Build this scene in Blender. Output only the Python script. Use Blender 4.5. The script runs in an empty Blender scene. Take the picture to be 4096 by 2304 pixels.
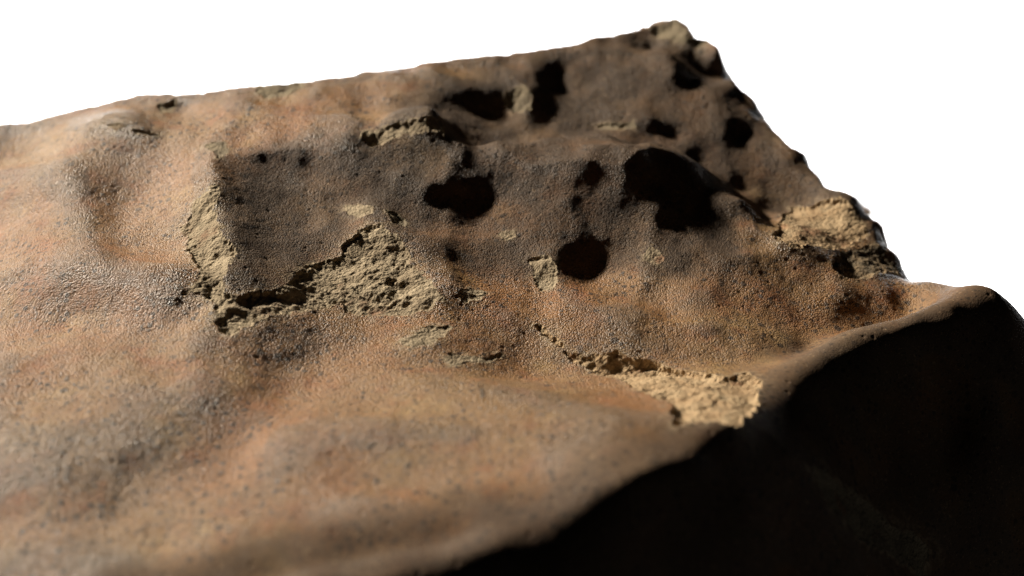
import bpy, math
import numpy as np

scene = bpy.context.scene
MM = 0.001

# ---------------------------------------------------------------- camera
cam_data = bpy.data.cameras.new("camera")
cam = bpy.data.objects.new("camera", cam_data)
scene.collection.objects.link(cam)
cam.location = (0, 0, 0.300)
cam.rotation_euler = (math.radians(90 - 33.0), 0, 0)
cam_data.sensor_width = 36.0
cam_data.lens = 54.0
cam_data.clip_start = 0.01
cam_data.clip_end = 50.0
cam_data.dof.use_dof = True
cam_data.dof.focus_distance = 0.582
cam_data.dof.aperture_fstop = 5.4
cam_data.dof.aperture_blades = 9
scene.camera = cam

# ---------------------------------------------------------------- light
world = bpy.data.worlds.new("World")
scene.world = world
world.use_nodes = True
world.node_tree.nodes["Background"].inputs[0].default_value = (0.8, 0.9, 1.0, 1)
world.node_tree.nodes["Background"].inputs[1].default_value = 0.004

def aim(ob, target):
    from mathutils import Vector
    ob.rotation_euler = (Vector(target) - ob.location).to_track_quat('-Z', 'Y').to_euler()

KEY_AZ, KEY_EL, KEY_D = math.radians(52), math.radians(25), 2.4
key = bpy.data.lights.new("key_lamp", 'SPOT')
key.energy = 520.0
key.color = (1.0, 0.91, 0.77)
key.shadow_soft_size = 0.08
key.spot_size = math.radians(24)
key.spot_blend = 0.4
key_ob = bpy.data.objects.new("key_lamp", key)
scene.collection.objects.link(key_ob)
key_ob.location = (-math.sin(KEY_AZ) * math.cos(KEY_EL) * KEY_D, 0.48 + math.cos(KEY_AZ) * math.cos(KEY_EL) * KEY_D, math.sin(KEY_EL) * KEY_D)
aim(key_ob, (0.0, 0.48, 0.0))

# wide lamps above and below the picture, turned away from the stone, wash the white backdrop
for lz, tilt in ((0.15, -22), (-1.9, 8)):
    wash = bpy.data.lights.new("backdrop_lamp", 'AREA')
    wash.shape = 'RECTANGLE'; wash.size = 7.0; wash.size_y = 0.6
    wash.energy = 310.0
    wo = bpy.data.objects.new("backdrop_lamp", wash)
    scene.collection.objects.link(wo)
    wo.location = (0, 1.9, lz)
    wo.rotation_euler = (math.radians(90 + tilt), 0, 0)

scene.cycles.diffuse_bounces = 1
scene.cycles.use_denoising = True
# a faint lamp added low right keeps the near flank from going fully black
fill = bpy.data.lights.new("fill_lamp", 'AREA'); fill.size = 0.5; fill.energy = 0.4; fill.color = (1.0, 0.95, 0.9)
fill_ob = bpy.data.objects.new("fill_lamp", fill)
scene.collection.objects.link(fill_ob)
fill_ob.location = (1.0, -0.25, -0.55)
aim(fill_ob, (0.15, 0.38, -0.05))

vs = scene.view_settings
vs.view_transform = 'Standard'
vs.look = 'None'
vs.exposure = 0.0
vs.gamma = 1.0
vs.use_curve_mapping = False

# measured points of the stone in millimetres: x to the right, y away, z up
CONTROL = [
    (-267.5, 589.7, -26.0), (-242.1, 512.2, -28.0), (-216.0, 434.0, -28.0), (-187.1, 347.5, -28.0), (-216.7, 575.1, -8.0), (-198.1, 584.1, -4.0),
    (-180.9, 586.2, 1.0), (-167.3, 586.5, 2.0), (-144.5, 573.3, 2.0), (-124.1, 561.5, 3.0), (-182.4, 550.8, 1.0), (-187.6, 509.5, -8.0),
    (-194.2, 491.5, -13.0), (-168.0, 564.9, -1.0), (-163.3, 548.3, -5.0), (-166.8, 525.0, -10.0), (-174.9, 483.9, -17.0), (-210.6, 548.0, -16.0),
    (-200.7, 552.2, -9.0), (-137.3, 531.8, -3.0), (-122.2, 540.5, 3.0), (-117.2, 521.2, 3.0), (-120.8, 494.6, 1.0), (-129.6, 475.8, -3.0),
    (-154.0, 483.7, -8.0), (-145.2, 513.8, -7.0), (-119.3, 457.8, -5.0), (-141.7, 459.0, -11.0), (-107.6, 451.3, 1.0), (-100.4, 435.7, -1.0),
    (-107.2, 430.2, -3.0), (-105.1, 416.0, -6.0), (-136.0, 433.0, -10.0), (-166.7, 441.4, -16.0), (-175.4, 420.8, -18.0), (-150.9, 408.5, -12.0),
    (-81.8, 430.2, -8.0), (-86.4, 413.3, -9.0), (-113.5, 389.3, -7.0), (-124.5, 380.5, -8.0), (-142.4, 375.0, -10.0), (-162.1, 375.2, -15.0),
    (-104.8, 374.3, -11.0), (-121.1, 361.5, -13.0), (-87.8, 385.4, -12.0), (-138.1, 355.3, -14.0), (-151.4, 335.2, -18.0), (-114.7, 331.6, -13.0),
    (-85.1, 331.3, -8.0), (-90.2, 361.0, -11.0), (-119.1, 296.6, -20.0), (-167.0, 304.1, -28.0), (-112.1, 544.4, -1.0), (-95.6, 551.1, -4.7),
    (-103.0, 493.8, -2.0), (-102.0, 527.5, -4.2), (-90.5, 509.0, -7.7), (-64.4, 526.8, -9.2), (-74.0, 497.4, -9.5), (-54.8, 548.3, -6.8),
    (-47.4, 560.5, -4.3), (-106.2, 559.8, -0.2), (-87.1, 564.5, -1.2), (-69.8, 574.6, -0.1), (-55.4, 584.8, 2.1), (-42.0, 589.2, 4.4),
    (-34.1, 583.7, 6.0), (-27.6, 583.5, -2.3), (-68.9, 563.5, -2.1), (-54.3, 566.6, -1.9), (-34.5, 568.5, -2.9), (-45.1, 550.5, -4.3),
    (-14.6, 567.1, -6.0), (-4.7, 568.9, -4.5), (18.4, 559.7, -5.7), (44.6, 557.9, -5.1), (60.4, 569.7, -5.8), (81.6, 562.4, -10.9),
    (93.8, 550.6, -15.6), (98.5, 533.4, -21.0), (109.3, 528.4, -23.6), (130.4, 527.2, -27.7), (-38.5, 546.3, -5.7), (-22.2, 538.5, -10.5),
    (-6.2, 550.9, -6.4), (-18.6, 523.6, -14.7), (0.3, 542.3, -12.7), (-31.0, 517.8, -13.0), (10.0, 540.0, -13.3), (26.3, 546.0, -11.1),
    (44.1, 547.2, -8.1), (49.1, 549.2, -7.3), (66.6, 540.2, -15.3), (81.8, 554.4, -14.0), (64.0, 526.3, -18.2), (86.6, 542.4, -20.3),
    (89.3, 524.1, -20.5), (64.6, 514.6, -20.3), (17.6, 521.9, -13.7), (15.0, 508.7, -16.6), (30.0, 513.2, -19.4), (44.1, 512.8, -19.1),
    (41.8, 498.7, -23.1), (-60.0, 511.8, -9.4), (-51.2, 518.5, -8.9), (-44.0, 501.8, -12.3), (-79.8, 482.7, -9.1), (-13.5, 502.2, -18.0),
    (-29.1, 509.3, -15.1), (-57.8, 483.2, -13.0), (-35.4, 480.8, -15.0), (-92.5, 459.3, -6.0), (-83.5, 453.5, -9.0), (-13.0, 474.6, -18.0),
    (1.8, 486.9, -19.0), (32.0, 487.2, -21.0), (63.2, 497.1, -22.0), (95.2, 507.2, -23.0), (119.3, 510.4, -25.0), (144.4, 516.6, -28.0),
    (-62.2, 451.6, -12.0), (-41.1, 452.2, -15.0), (-26.8, 450.1, -17.0), (9.1, 467.2, -21.0), (46.5, 477.9, -22.0), (85.7, 493.0, -23.0),
    (109.6, 498.8, -24.0), (-58.9, 433.0, -10.0), (-47.2, 440.8, -13.0), (-12.2, 433.8, -14.0), (22.4, 432.9, -15.0), (30.3, 451.5, -18.0),
    (59.5, 458.0, -19.0), (75.6, 472.3, -20.0), (106.8, 483.0, -20.0), (137.9, 489.7, -19.0), (178.5, 486.5, -13.0), (166.1, 484.2, -14.0),
    (157.4, 496.0, -18.0), (134.0, 471.6, -16.0), (109.8, 458.7, -16.0), (90.7, 428.7, -12.0), (76.2, 395.1, -5.0), (50.2, 368.8, 3.0),
    (29.7, 352.0, 6.0), (13.0, 343.0, 6.0), (-27.2, 332.9, 2.0), (-64.4, 325.9, -3.0), (-99.0, 314.1, -7.0), (62.6, 421.8, -12.0),
    (53.4, 399.3, -5.0), (14.1, 383.0, -2.0), (-22.7, 359.7, -2.0), (-24.9, 408.9, -9.0), (-57.0, 411.5, -11.0), (-70.4, 399.9, -12.0),
    (-55.2, 379.0, -10.0), (-5.1, 413.3, -9.0), (-36.5, 385.3, -7.0), (-91.3, 410.2, -10.0), (-249.5, 611.8, -15.0), (-229.0, 616.0, -13.0),
    (-210.8, 615.6, -11.0), (-193.1, 618.2, -7.0), (-166.4, 622.0, -1.0), (-143.1, 622.2, 2.0), (-114.8, 622.9, 2.8), (-90.8, 629.6, 1.6),
    (-70.0, 638.0, 1.6), (-41.6, 647.7, 2.2), (-7.0, 657.9, 1.6), (30.4, 671.6, 0.9), (53.8, 684.7, 1.9), (69.6, 693.1, 3.2),
    (79.7, 697.9, 2.7), (-220.8, 608.0, -19.0), (-244.4, 604.2, -19.0), (-194.6, 602.0, -8.0), (-166.7, 605.4, -2.0), (-152.1, 611.3, -2.0),
    (-138.7, 617.1, 1.0), (-128.5, 607.2, 0.0), (-144.3, 597.7, -1.0), (-116.5, 586.2, 1.0), (-100.8, 595.1, 0.3), (-85.5, 612.3, -0.5),
    (-67.3, 604.2, -0.4), (-98.8, 578.5, -0.7), (-121.6, 575.3, 1.0), (-59.9, 620.8, -0.8), (-39.9, 612.6, 1.2), (-29.7, 620.9, 0.7),
    (-18.9, 609.1, -4.8), (-6.7, 618.2, -5.4), (-23.8, 595.3, -6.5), (-10.1, 606.2, -7.2), (3.9, 623.2, -5.9), (9.4, 640.1, -2.2),
    (10.5, 653.1, -0.2), (20.5, 645.4, -4.7), (23.8, 631.2, -7.9), (2.1, 599.8, -9.8), (-15.1, 590.7, -9.0), (28.4, 606.1, -11.1),
    (38.2, 630.6, -7.5), (56.6, 634.4, -9.4), (48.2, 648.2, -6.0), (30.1, 659.4, -1.1), (49.0, 665.7, -2.0), (65.3, 658.6, -2.7),
    (74.9, 661.3, -3.2), (85.9, 653.8, -11.7), (96.7, 667.8, -11.1), (63.2, 680.7, -2.6), (67.1, 677.9, -8.7), (78.6, 679.8, -6.3),
    (87.8, 678.6, -3.7), (79.0, 689.7, 1.7), (19.1, 584.8, -9.7), (53.0, 606.5, -11.3), (55.2, 614.4, -9.4), (70.9, 608.2, -14.2),
    (81.6, 609.2, -14.7), (56.9, 588.2, -9.6), (93.2, 635.8, -12.1), (97.0, 620.3, -14.4), (104.4, 605.7, -18.8), (118.9, 614.6, -18.4),
    (118.2, 601.4, -21.5), (75.9, 588.3, -12.5), (81.0, 585.3, -15.8), (87.7, 582.5, -18.1), (100.0, 583.6, -20.7), (111.6, 579.5, -22.3),
    (122.1, 580.4, -22.8), (134.0, 567.9, -25.5), (111.2, 562.6, -25.4), (103.2, 558.7, -26.0), (105.3, 554.1, -29.1), (108.6, 546.5, -31.4),
    (127.2, 555.9, -28.3), (144.4, 558.9, -28.1), (125.2, 543.1, -29.3), (139.6, 532.0, -30.1), (154.0, 534.9, -35.8), (82.5, 695.4, 2.6),
    (86.9, 681.6, 0.4), (93.3, 681.7, -0.9), (96.7, 669.6, -4.1), (102.4, 652.2, -7.5), (104.9, 646.5, -9.6), (109.8, 641.9, -11.9),
    (114.6, 628.2, -15.2), (123.3, 605.9, -19.7), (129.3, 603.2, -21.0), (132.0, 588.3, -23.3), (135.8, 577.1, -24.5), (146.8, 573.0, -26.1),
    (148.1, 567.5, -28.2), (153.6, 559.8, -30.6), (154.1, 549.0, -32.7), (159.6, 541.5, -36.0), (162.6, 532.8, -40.2), (-250, 650, -30),
    (-260, 450, -40), (0, 760, 0), (120, 760, 5), (-120, 720, -5), (210, 640, -15), (230, 520, -30),
    (230, 420, -20), (150, 350, -12), (60, 320, -6), (-50, 270, -8), (-200, 260, -30),
]
RIM = [
    (-297.8, 596.8), (-272.1, 609.1), (-249.7, 612.5), (-229.4, 617.2), (-211.0, 616.4), (-193.4, 619.4),
    (-166.6, 622.8), (-142.2, 618.9), (-114.9, 623.8), (-90.9, 630.8), (-70.2, 639.3), (-41.7, 649.0),
    (-7.0, 659.2), (30.5, 673.0), (53.8, 686.1), (69.8, 695.0), (79.8, 699.9), (82.5, 695.4),
    (86.9, 681.6), (93.3, 681.7), (96.7, 669.6), (102.4, 652.2), (104.9, 646.5), (109.8, 641.9),
    (114.6, 628.2), (123.3, 605.9), (129.3, 603.2), (132.0, 588.3), (135.8, 577.1), (146.8, 573.0),
    (148.1, 567.5), (153.6, 559.8), (154.1, 549.0), (159.6, 541.5), (162.6, 532.8), (180.1, 487.1),
    (165.7, 482.6), (149.5, 476.2), (133.5, 469.0), (108.8, 453.5), (92.6, 427.6), (79.1, 390.1),
    (54.6, 363.4), (31.8, 347.7), (11.8, 341.3), (-30.7, 335.1), (-72.6, 328.1), (-110.8, 317.2),
    (-137.5, 288.0), (-230, 300),
]
RBF_SMOOTH = 0.00012
DROP = 1.45
DENTS = [
]
# crest line, height, width on either side
RIDGES = [
    ([(-123.8, 559.9), (-118.8, 536.8), (-114.3, 513.8), (-105.0, 482.4), (-101.9, 465.3), (-101.9, 445.7)], 1.3, 10, 10),
    ([(-118.5, 557.4), (-96.6, 562.7), (-83.5, 563.4), (-68.9, 567.2), (-54.7, 578.1), (-41.4, 580.0), (-31.4, 579.6)], 1.2, 9, 9),
    ([(-16.1, 563.1), (-4.6, 565.8), (8.5, 557.0), (18.3, 556.2), (44.2, 553.1), (58.4, 568.2), (83.1, 573.4), (98.3, 566.7), (98.4, 532.9), (107.1, 525.8), (129.9, 525.6)], 2.4, 8, 6),
    ([(35.9, 667.4), (52.6, 664.4), (65.2, 657.4), (74.3, 656.6), (82.8, 646.3)], 1.6, 7, 6),
    ([(-223.4, 593.0), (-214.7, 598.8), (-204.8, 604.1), (-182.9, 593.0), (-167.4, 587.3), (-146.3, 580.8)], 1.2, 7, 6),
]
# crest line, drop on the lee side, width of the wall, reach of the hollow
SCARPS = [
    ([(3.6, 558.1), (-11.6, 554.1), (-19.6, 549.8), (-27.9, 548.3), (-33.6, 545.3), (-38.1, 537.3), (-35.8, 526.8)], 5.31, 5.9, 12.3),
    ([(74.5, 558.7), (59.4, 558.3), (51.7, 555.0), (47.9, 548.9), (47.9, 540.8), (52.9, 530.6)], 2.26, 5.9, 11.4),
    ([(49.5, 525.3), (36.8, 524.9), (22.4, 520.7), (17.5, 512.8), (15.7, 503.8), (19.3, 494.1)], 4.73, 5.9, 10.6),
    ([(33.3, 540.1), (22.7, 536.8), (17.8, 529.9)], 1.0, 5.9, 8.8),
    ([(-34.3, 603.7), (-30.2, 574.5), (-26.1, 566.2)], 6.65, 5.9, 13.2),
    ([(0.4, 633.8), (-13.9, 627.0), (-22.8, 625.0), (-32.2, 614.4)], 3.26, 6.5, 13.2),
    ([(8.1, 633.1), (10.2, 626.0), (9.6, 618.3)], 1.77, 3.9, 7.0),
    ([(25.5, 663.4), (14.8, 655.6), (11.3, 641.3), (13.8, 628.4)], 5.38, 6.5, 13.2),
    ([(83.0, 614.0), (71.6, 617.8), (62.5, 615.9), (49.7, 609.1)], 5.9, 6.5, 8.8),
    ([(71.9, 661.6), (73.6, 646.8), (76.5, 635.8)], 4.42, 5.9, 10.6),
    ([(119.7, 616.8), (106.3, 623.1), (96.4, 619.2), (94.3, 611.3), (97.8, 600.8)], 7.86, 6.5, 11.4),
    ([(106.9, 635.8), (109.8, 629.7), (112.6, 622.2)], 2.67, 3.9, 7.0),
    ([(84.0, 604.7), (73.5, 600.5), (75.2, 569.4)], 3.55, 5.9, 7.9),
    ([(98.7, 592.1), (93.1, 584.2), (91.1, 560.0)], 3.31, 5.9, 8.8),
    ([(-127.1, 577.0), (-118.8, 536.8), (-114.3, 513.8), (-105.0, 482.4), (-98.0, 457.2)], 0.7, 7, 30),
    ([(-142.8, 620.1), (-148.6, 616.7), (-156.8, 608.7)], 2, 4, 12),
    ([(-45.6, 561.5), (-58.6, 559.6), (-71.3, 553.9)], 1.2, 8, 14),
    ([(-78.2, 559.3), (-89.6, 557.3), (-97.3, 546.0)], 0.5, 9, 14),
    ([(8.4, 543.4), (0.3, 539.9), (-3.7, 530.2)], 1.8, 6, 12),
    ([(40.7, 645.4), (34.5, 637.1), (36.2, 625.2)], 2.4, 7, 14),
    ([(67.5, 637.7), (59.9, 631.8), (62.9, 621.6)], 2.4, 7, 12),
    ([(51.4, 676.3), (56.9, 672.6), (61.4, 668.2)], 2.2, 5, 10),
    ([(-108.3, 589.4), (-116.1, 585.2), (-123.6, 578.7)], 1.8, 7, 14),
    ([(-66.3, 614.4), (-74.1, 604.8), (-78.8, 587.6)], 1.8, 7, 14),
    ([(3.9, 615.4), (-3.2, 607.8), (-5.2, 596.3)], 1.8, 6, 12),
    ([(117.2, 593.4), (106.6, 591.5), (103.7, 583.4)], 2.4, 6, 12),
    ([(-26.5, 629.2), (-36.7, 619.1), (-38.9, 584.3)], 2.6, 8, 16),
    ([(27.1, 519.7), (21.8, 500.5), (24.5, 488.1)], 1.0, 6, 10),
    ([(-113.6, 466.3), (-123.0, 462.4), (-137.3, 460.0)], 1.6, 9, 18),
    ([(-104.8, 397.3), (-120.3, 385.0), (-141.5, 372.7)], 1.8, 12, 26),
]
# label, depth, roughness, outline of each place where the crust is chipped off
CHIPS = [
    ('pale sandy scar where the brown crust has flaked off along the ridge', 1.25, 1.15, [(-57.2, 518.6), (-51.4, 519.6), (-47.9, 515.2), (-43.9, 510.3), (-40.0, 505.0), (-39.7, 498.5), (-34.7, 492.5), (-30.8, 486.8), (-27.9, 478.1), (-26.3, 474.9), (-30.7, 469.9), (-38.0, 467.4), (-45.4, 466.2), (-54.9, 466.6), (-60.4, 467.1), (-63.3, 472.1), (-66.6, 470.5), (-71.2, 466.5), (-79.4, 461.4), (-84.8, 458.3), (-88.1, 454.8), (-91.8, 450.2), (-95.3, 447.9), (-98.5, 443.1), (-102.3, 444.0), (-106.1, 446.9), (-107.4, 455.7), (-106.6, 460.2), (-109.5, 462.6), (-114.2, 464.6), (-117.7, 462.3), (-121.0, 461.1), (-119.7, 465.7), (-115.4, 469.7), (-114.0, 473.5), (-117.3, 481.4), (-120.1, 488.6), (-123.2, 493.4), (-123.1, 501.9), (-130.8, 511.5), (-126.7, 513.4), (-126.1, 519.6), (-124.6, 524.7), (-121.8, 525.4), (-118.5, 525.6), (-119.2, 530.1), (-116.5, 530.6), (-115.7, 521.2), (-112.5, 507.0), (-105.6, 492.1), (-103.2, 485.3), (-103.6, 474.7), (-105.2, 471.6), (-103.4, 464.9), (-98.8, 463.3), (-96.7, 465.9), (-87.7, 471.3), (-83.0, 476.8), (-82.1, 485.8), (-75.8, 496.5), (-69.5, 500.1), (-64.5, 503.0), (-64.3, 507.4), (-61.0, 513.2), (-58.6, 515.7)]),
    ('', 0.6, 0.5, [(-67.2, 534.3), (-62.2, 534.3), (-55.5, 531.6), (-55.2, 527.2), (-59.3, 525.0), (-65.7, 528.9)]),
    ('', 1.0, 0.7, [(-50.0, 529.9), (-46.8, 530.9), (-42.4, 527.8), (-43.1, 522.4), (-46.8, 521.8)]),
    ('', 0.8, 0.5, [(-42.6, 449.4), (-39.6, 452.0), (-31.4, 459.2), (-22.2, 463.0), (-21.4, 459.8), (-24.0, 453.4), (-29.5, 448.0), (-39.2, 445.0)]),
    ('', 0.8, 0.5, [(-20.5, 479.0), (-16.9, 485.6), (-8.7, 487.4), (-10.9, 480.1), (-17.4, 475.8)]),
    ('', 0.9, 0.7, [(6.5, 509.8), (14.3, 510.3), (17.3, 503.8), (17.1, 494.4), (11.0, 492.8), (8.8, 502.5)]),
    ('', 0.9, 0.5, [(53.4, 517.8), (55.3, 517.9), (59.3, 512.5), (57.0, 508.2), (51.8, 511.1)]),
    ('', 0.4, 0.4, [(-5.2, 525.2), (0.3, 525.6), (1.9, 522.6), (-2.8, 521.4)]),
    ('', 1.1, 0.8, [(-62.4, 568.5), (-61.1, 573.7), (-47.9, 576.0), (-39.5, 576.8), (-29.7, 579.9), (-28.1, 569.9), (-34.4, 571.4), (-46.0, 571.8), (-49.2, 568.5), (-58.9, 564.7)]),
    ('', 0.8, 0.6, [(-127.8, 568.0), (-119.6, 569.4), (-117.5, 558.1), (-119.5, 552.0), (-122.1, 559.7)]),
    ('', 1.2, 0.8, [(-114.1, 618.1), (-111.7, 625.8), (-94.5, 630.9), (-92.0, 624.6), (-99.7, 615.2), (-109.5, 610.3)]),
    ('', 1.0, 0.7, [(-157.3, 611.8), (-149.6, 617.4), (-147.2, 612.9), (-153.9, 603.2)]),
    ('', 1.2, 0.8, [(-3.2, 631.2), (5.8, 632.0), (9.3, 627.2), (7.5, 620.2), (0.4, 620.4), (-3.2, 626.1)]),
    ('', 0.8, 0.6, [(37.7, 615.7), (53.5, 615.1), (55.2, 612.0), (44.5, 611.0), (38.5, 613.1)]),
    ('grey olive chipped patch at the peak', 1.2, 0.8, [(63.8, 691.0), (79.3, 693.7), (85.0, 681.2), (92.0, 680.2), (89.4, 675.2), (78.4, 681.1), (69.3, 686.5)]),
    ('broad pale broken patch by the right hand edge', 1.2, 0.8, [(111.0, 550.0), (120.4, 574.8), (133.0, 571.8), (143.2, 568.3), (147.5, 556.9), (149.9, 550.5), (142.0, 543.8), (127.0, 528.0), (111.2, 522.3), (104.2, 529.3)]),
    ('coarse dark broken patch under the pale one', 1.2, 1.2, [(129.3, 522.5), (137.3, 537.4), (151.9, 547.0), (159.7, 535.2), (159.2, 527.4), (137.3, 511.7), (129.2, 512.2), (126.6, 516.3)]),
    ('wide sandy scar crossing the near ridge', 1.8, 1.25, [(9.1, 469.0), (16.3, 463.3), (21.9, 454.8), (34.8, 453.7), (51.8, 449.7), (63.5, 438.9), (73.1, 428.3), (82.3, 434.2), (85.3, 422.8), (81.6, 408.7), (75.3, 389.9), (70.1, 380.2), (58.8, 380.8), (49.7, 377.4), (51.2, 403.0), (42.1, 418.7), (35.4, 437.7), (24.6, 447.9), (16.2, 457.0)]),
    ('', 0.5, 0.4, [(-174.8, 586.2), (-166.9, 585.6), (-163.7, 584.2), (-168.1, 582.1)]),
    ('', 0.5, 0.4, [(-161.4, 582.7), (-150.0, 582.7), (-149.6, 580.5), (-159.5, 580.6)]),
    ('', 0.6, 0.5, [(-24.9, 439.3), (-22.3, 445.1), (-12.5, 446.1), (-4.0, 451.5), (-8.2, 444.9), (-22.0, 436.1)]),
    ('shadowed scar running down the dark flank', 1.5, 1.0, [(96.1, 387.8), (104.9, 395.8), (128.0, 407.1), (152.5, 414.0), (146.0, 402.6), (122.9, 388.6), (106.0, 382.7)]),
]
DARK_CRUST = [
    (-119.4, 551.2), (-96.3, 560.5), (-54.7, 578.4), (-40.3, 621.1), (-7.0, 654.5), (30.4, 670.2),
    (77.3, 692.6), (102.1, 652.1), (122.5, 602.8), (144.2, 568.5), (109.7, 551.7), (95.3, 508.6),
    (42.2, 504.6), (1.8, 495.2), (-28.7, 501.6), (-60.8, 522.2), (-87.1, 483.4), (-101.3, 472.1),
]
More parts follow.
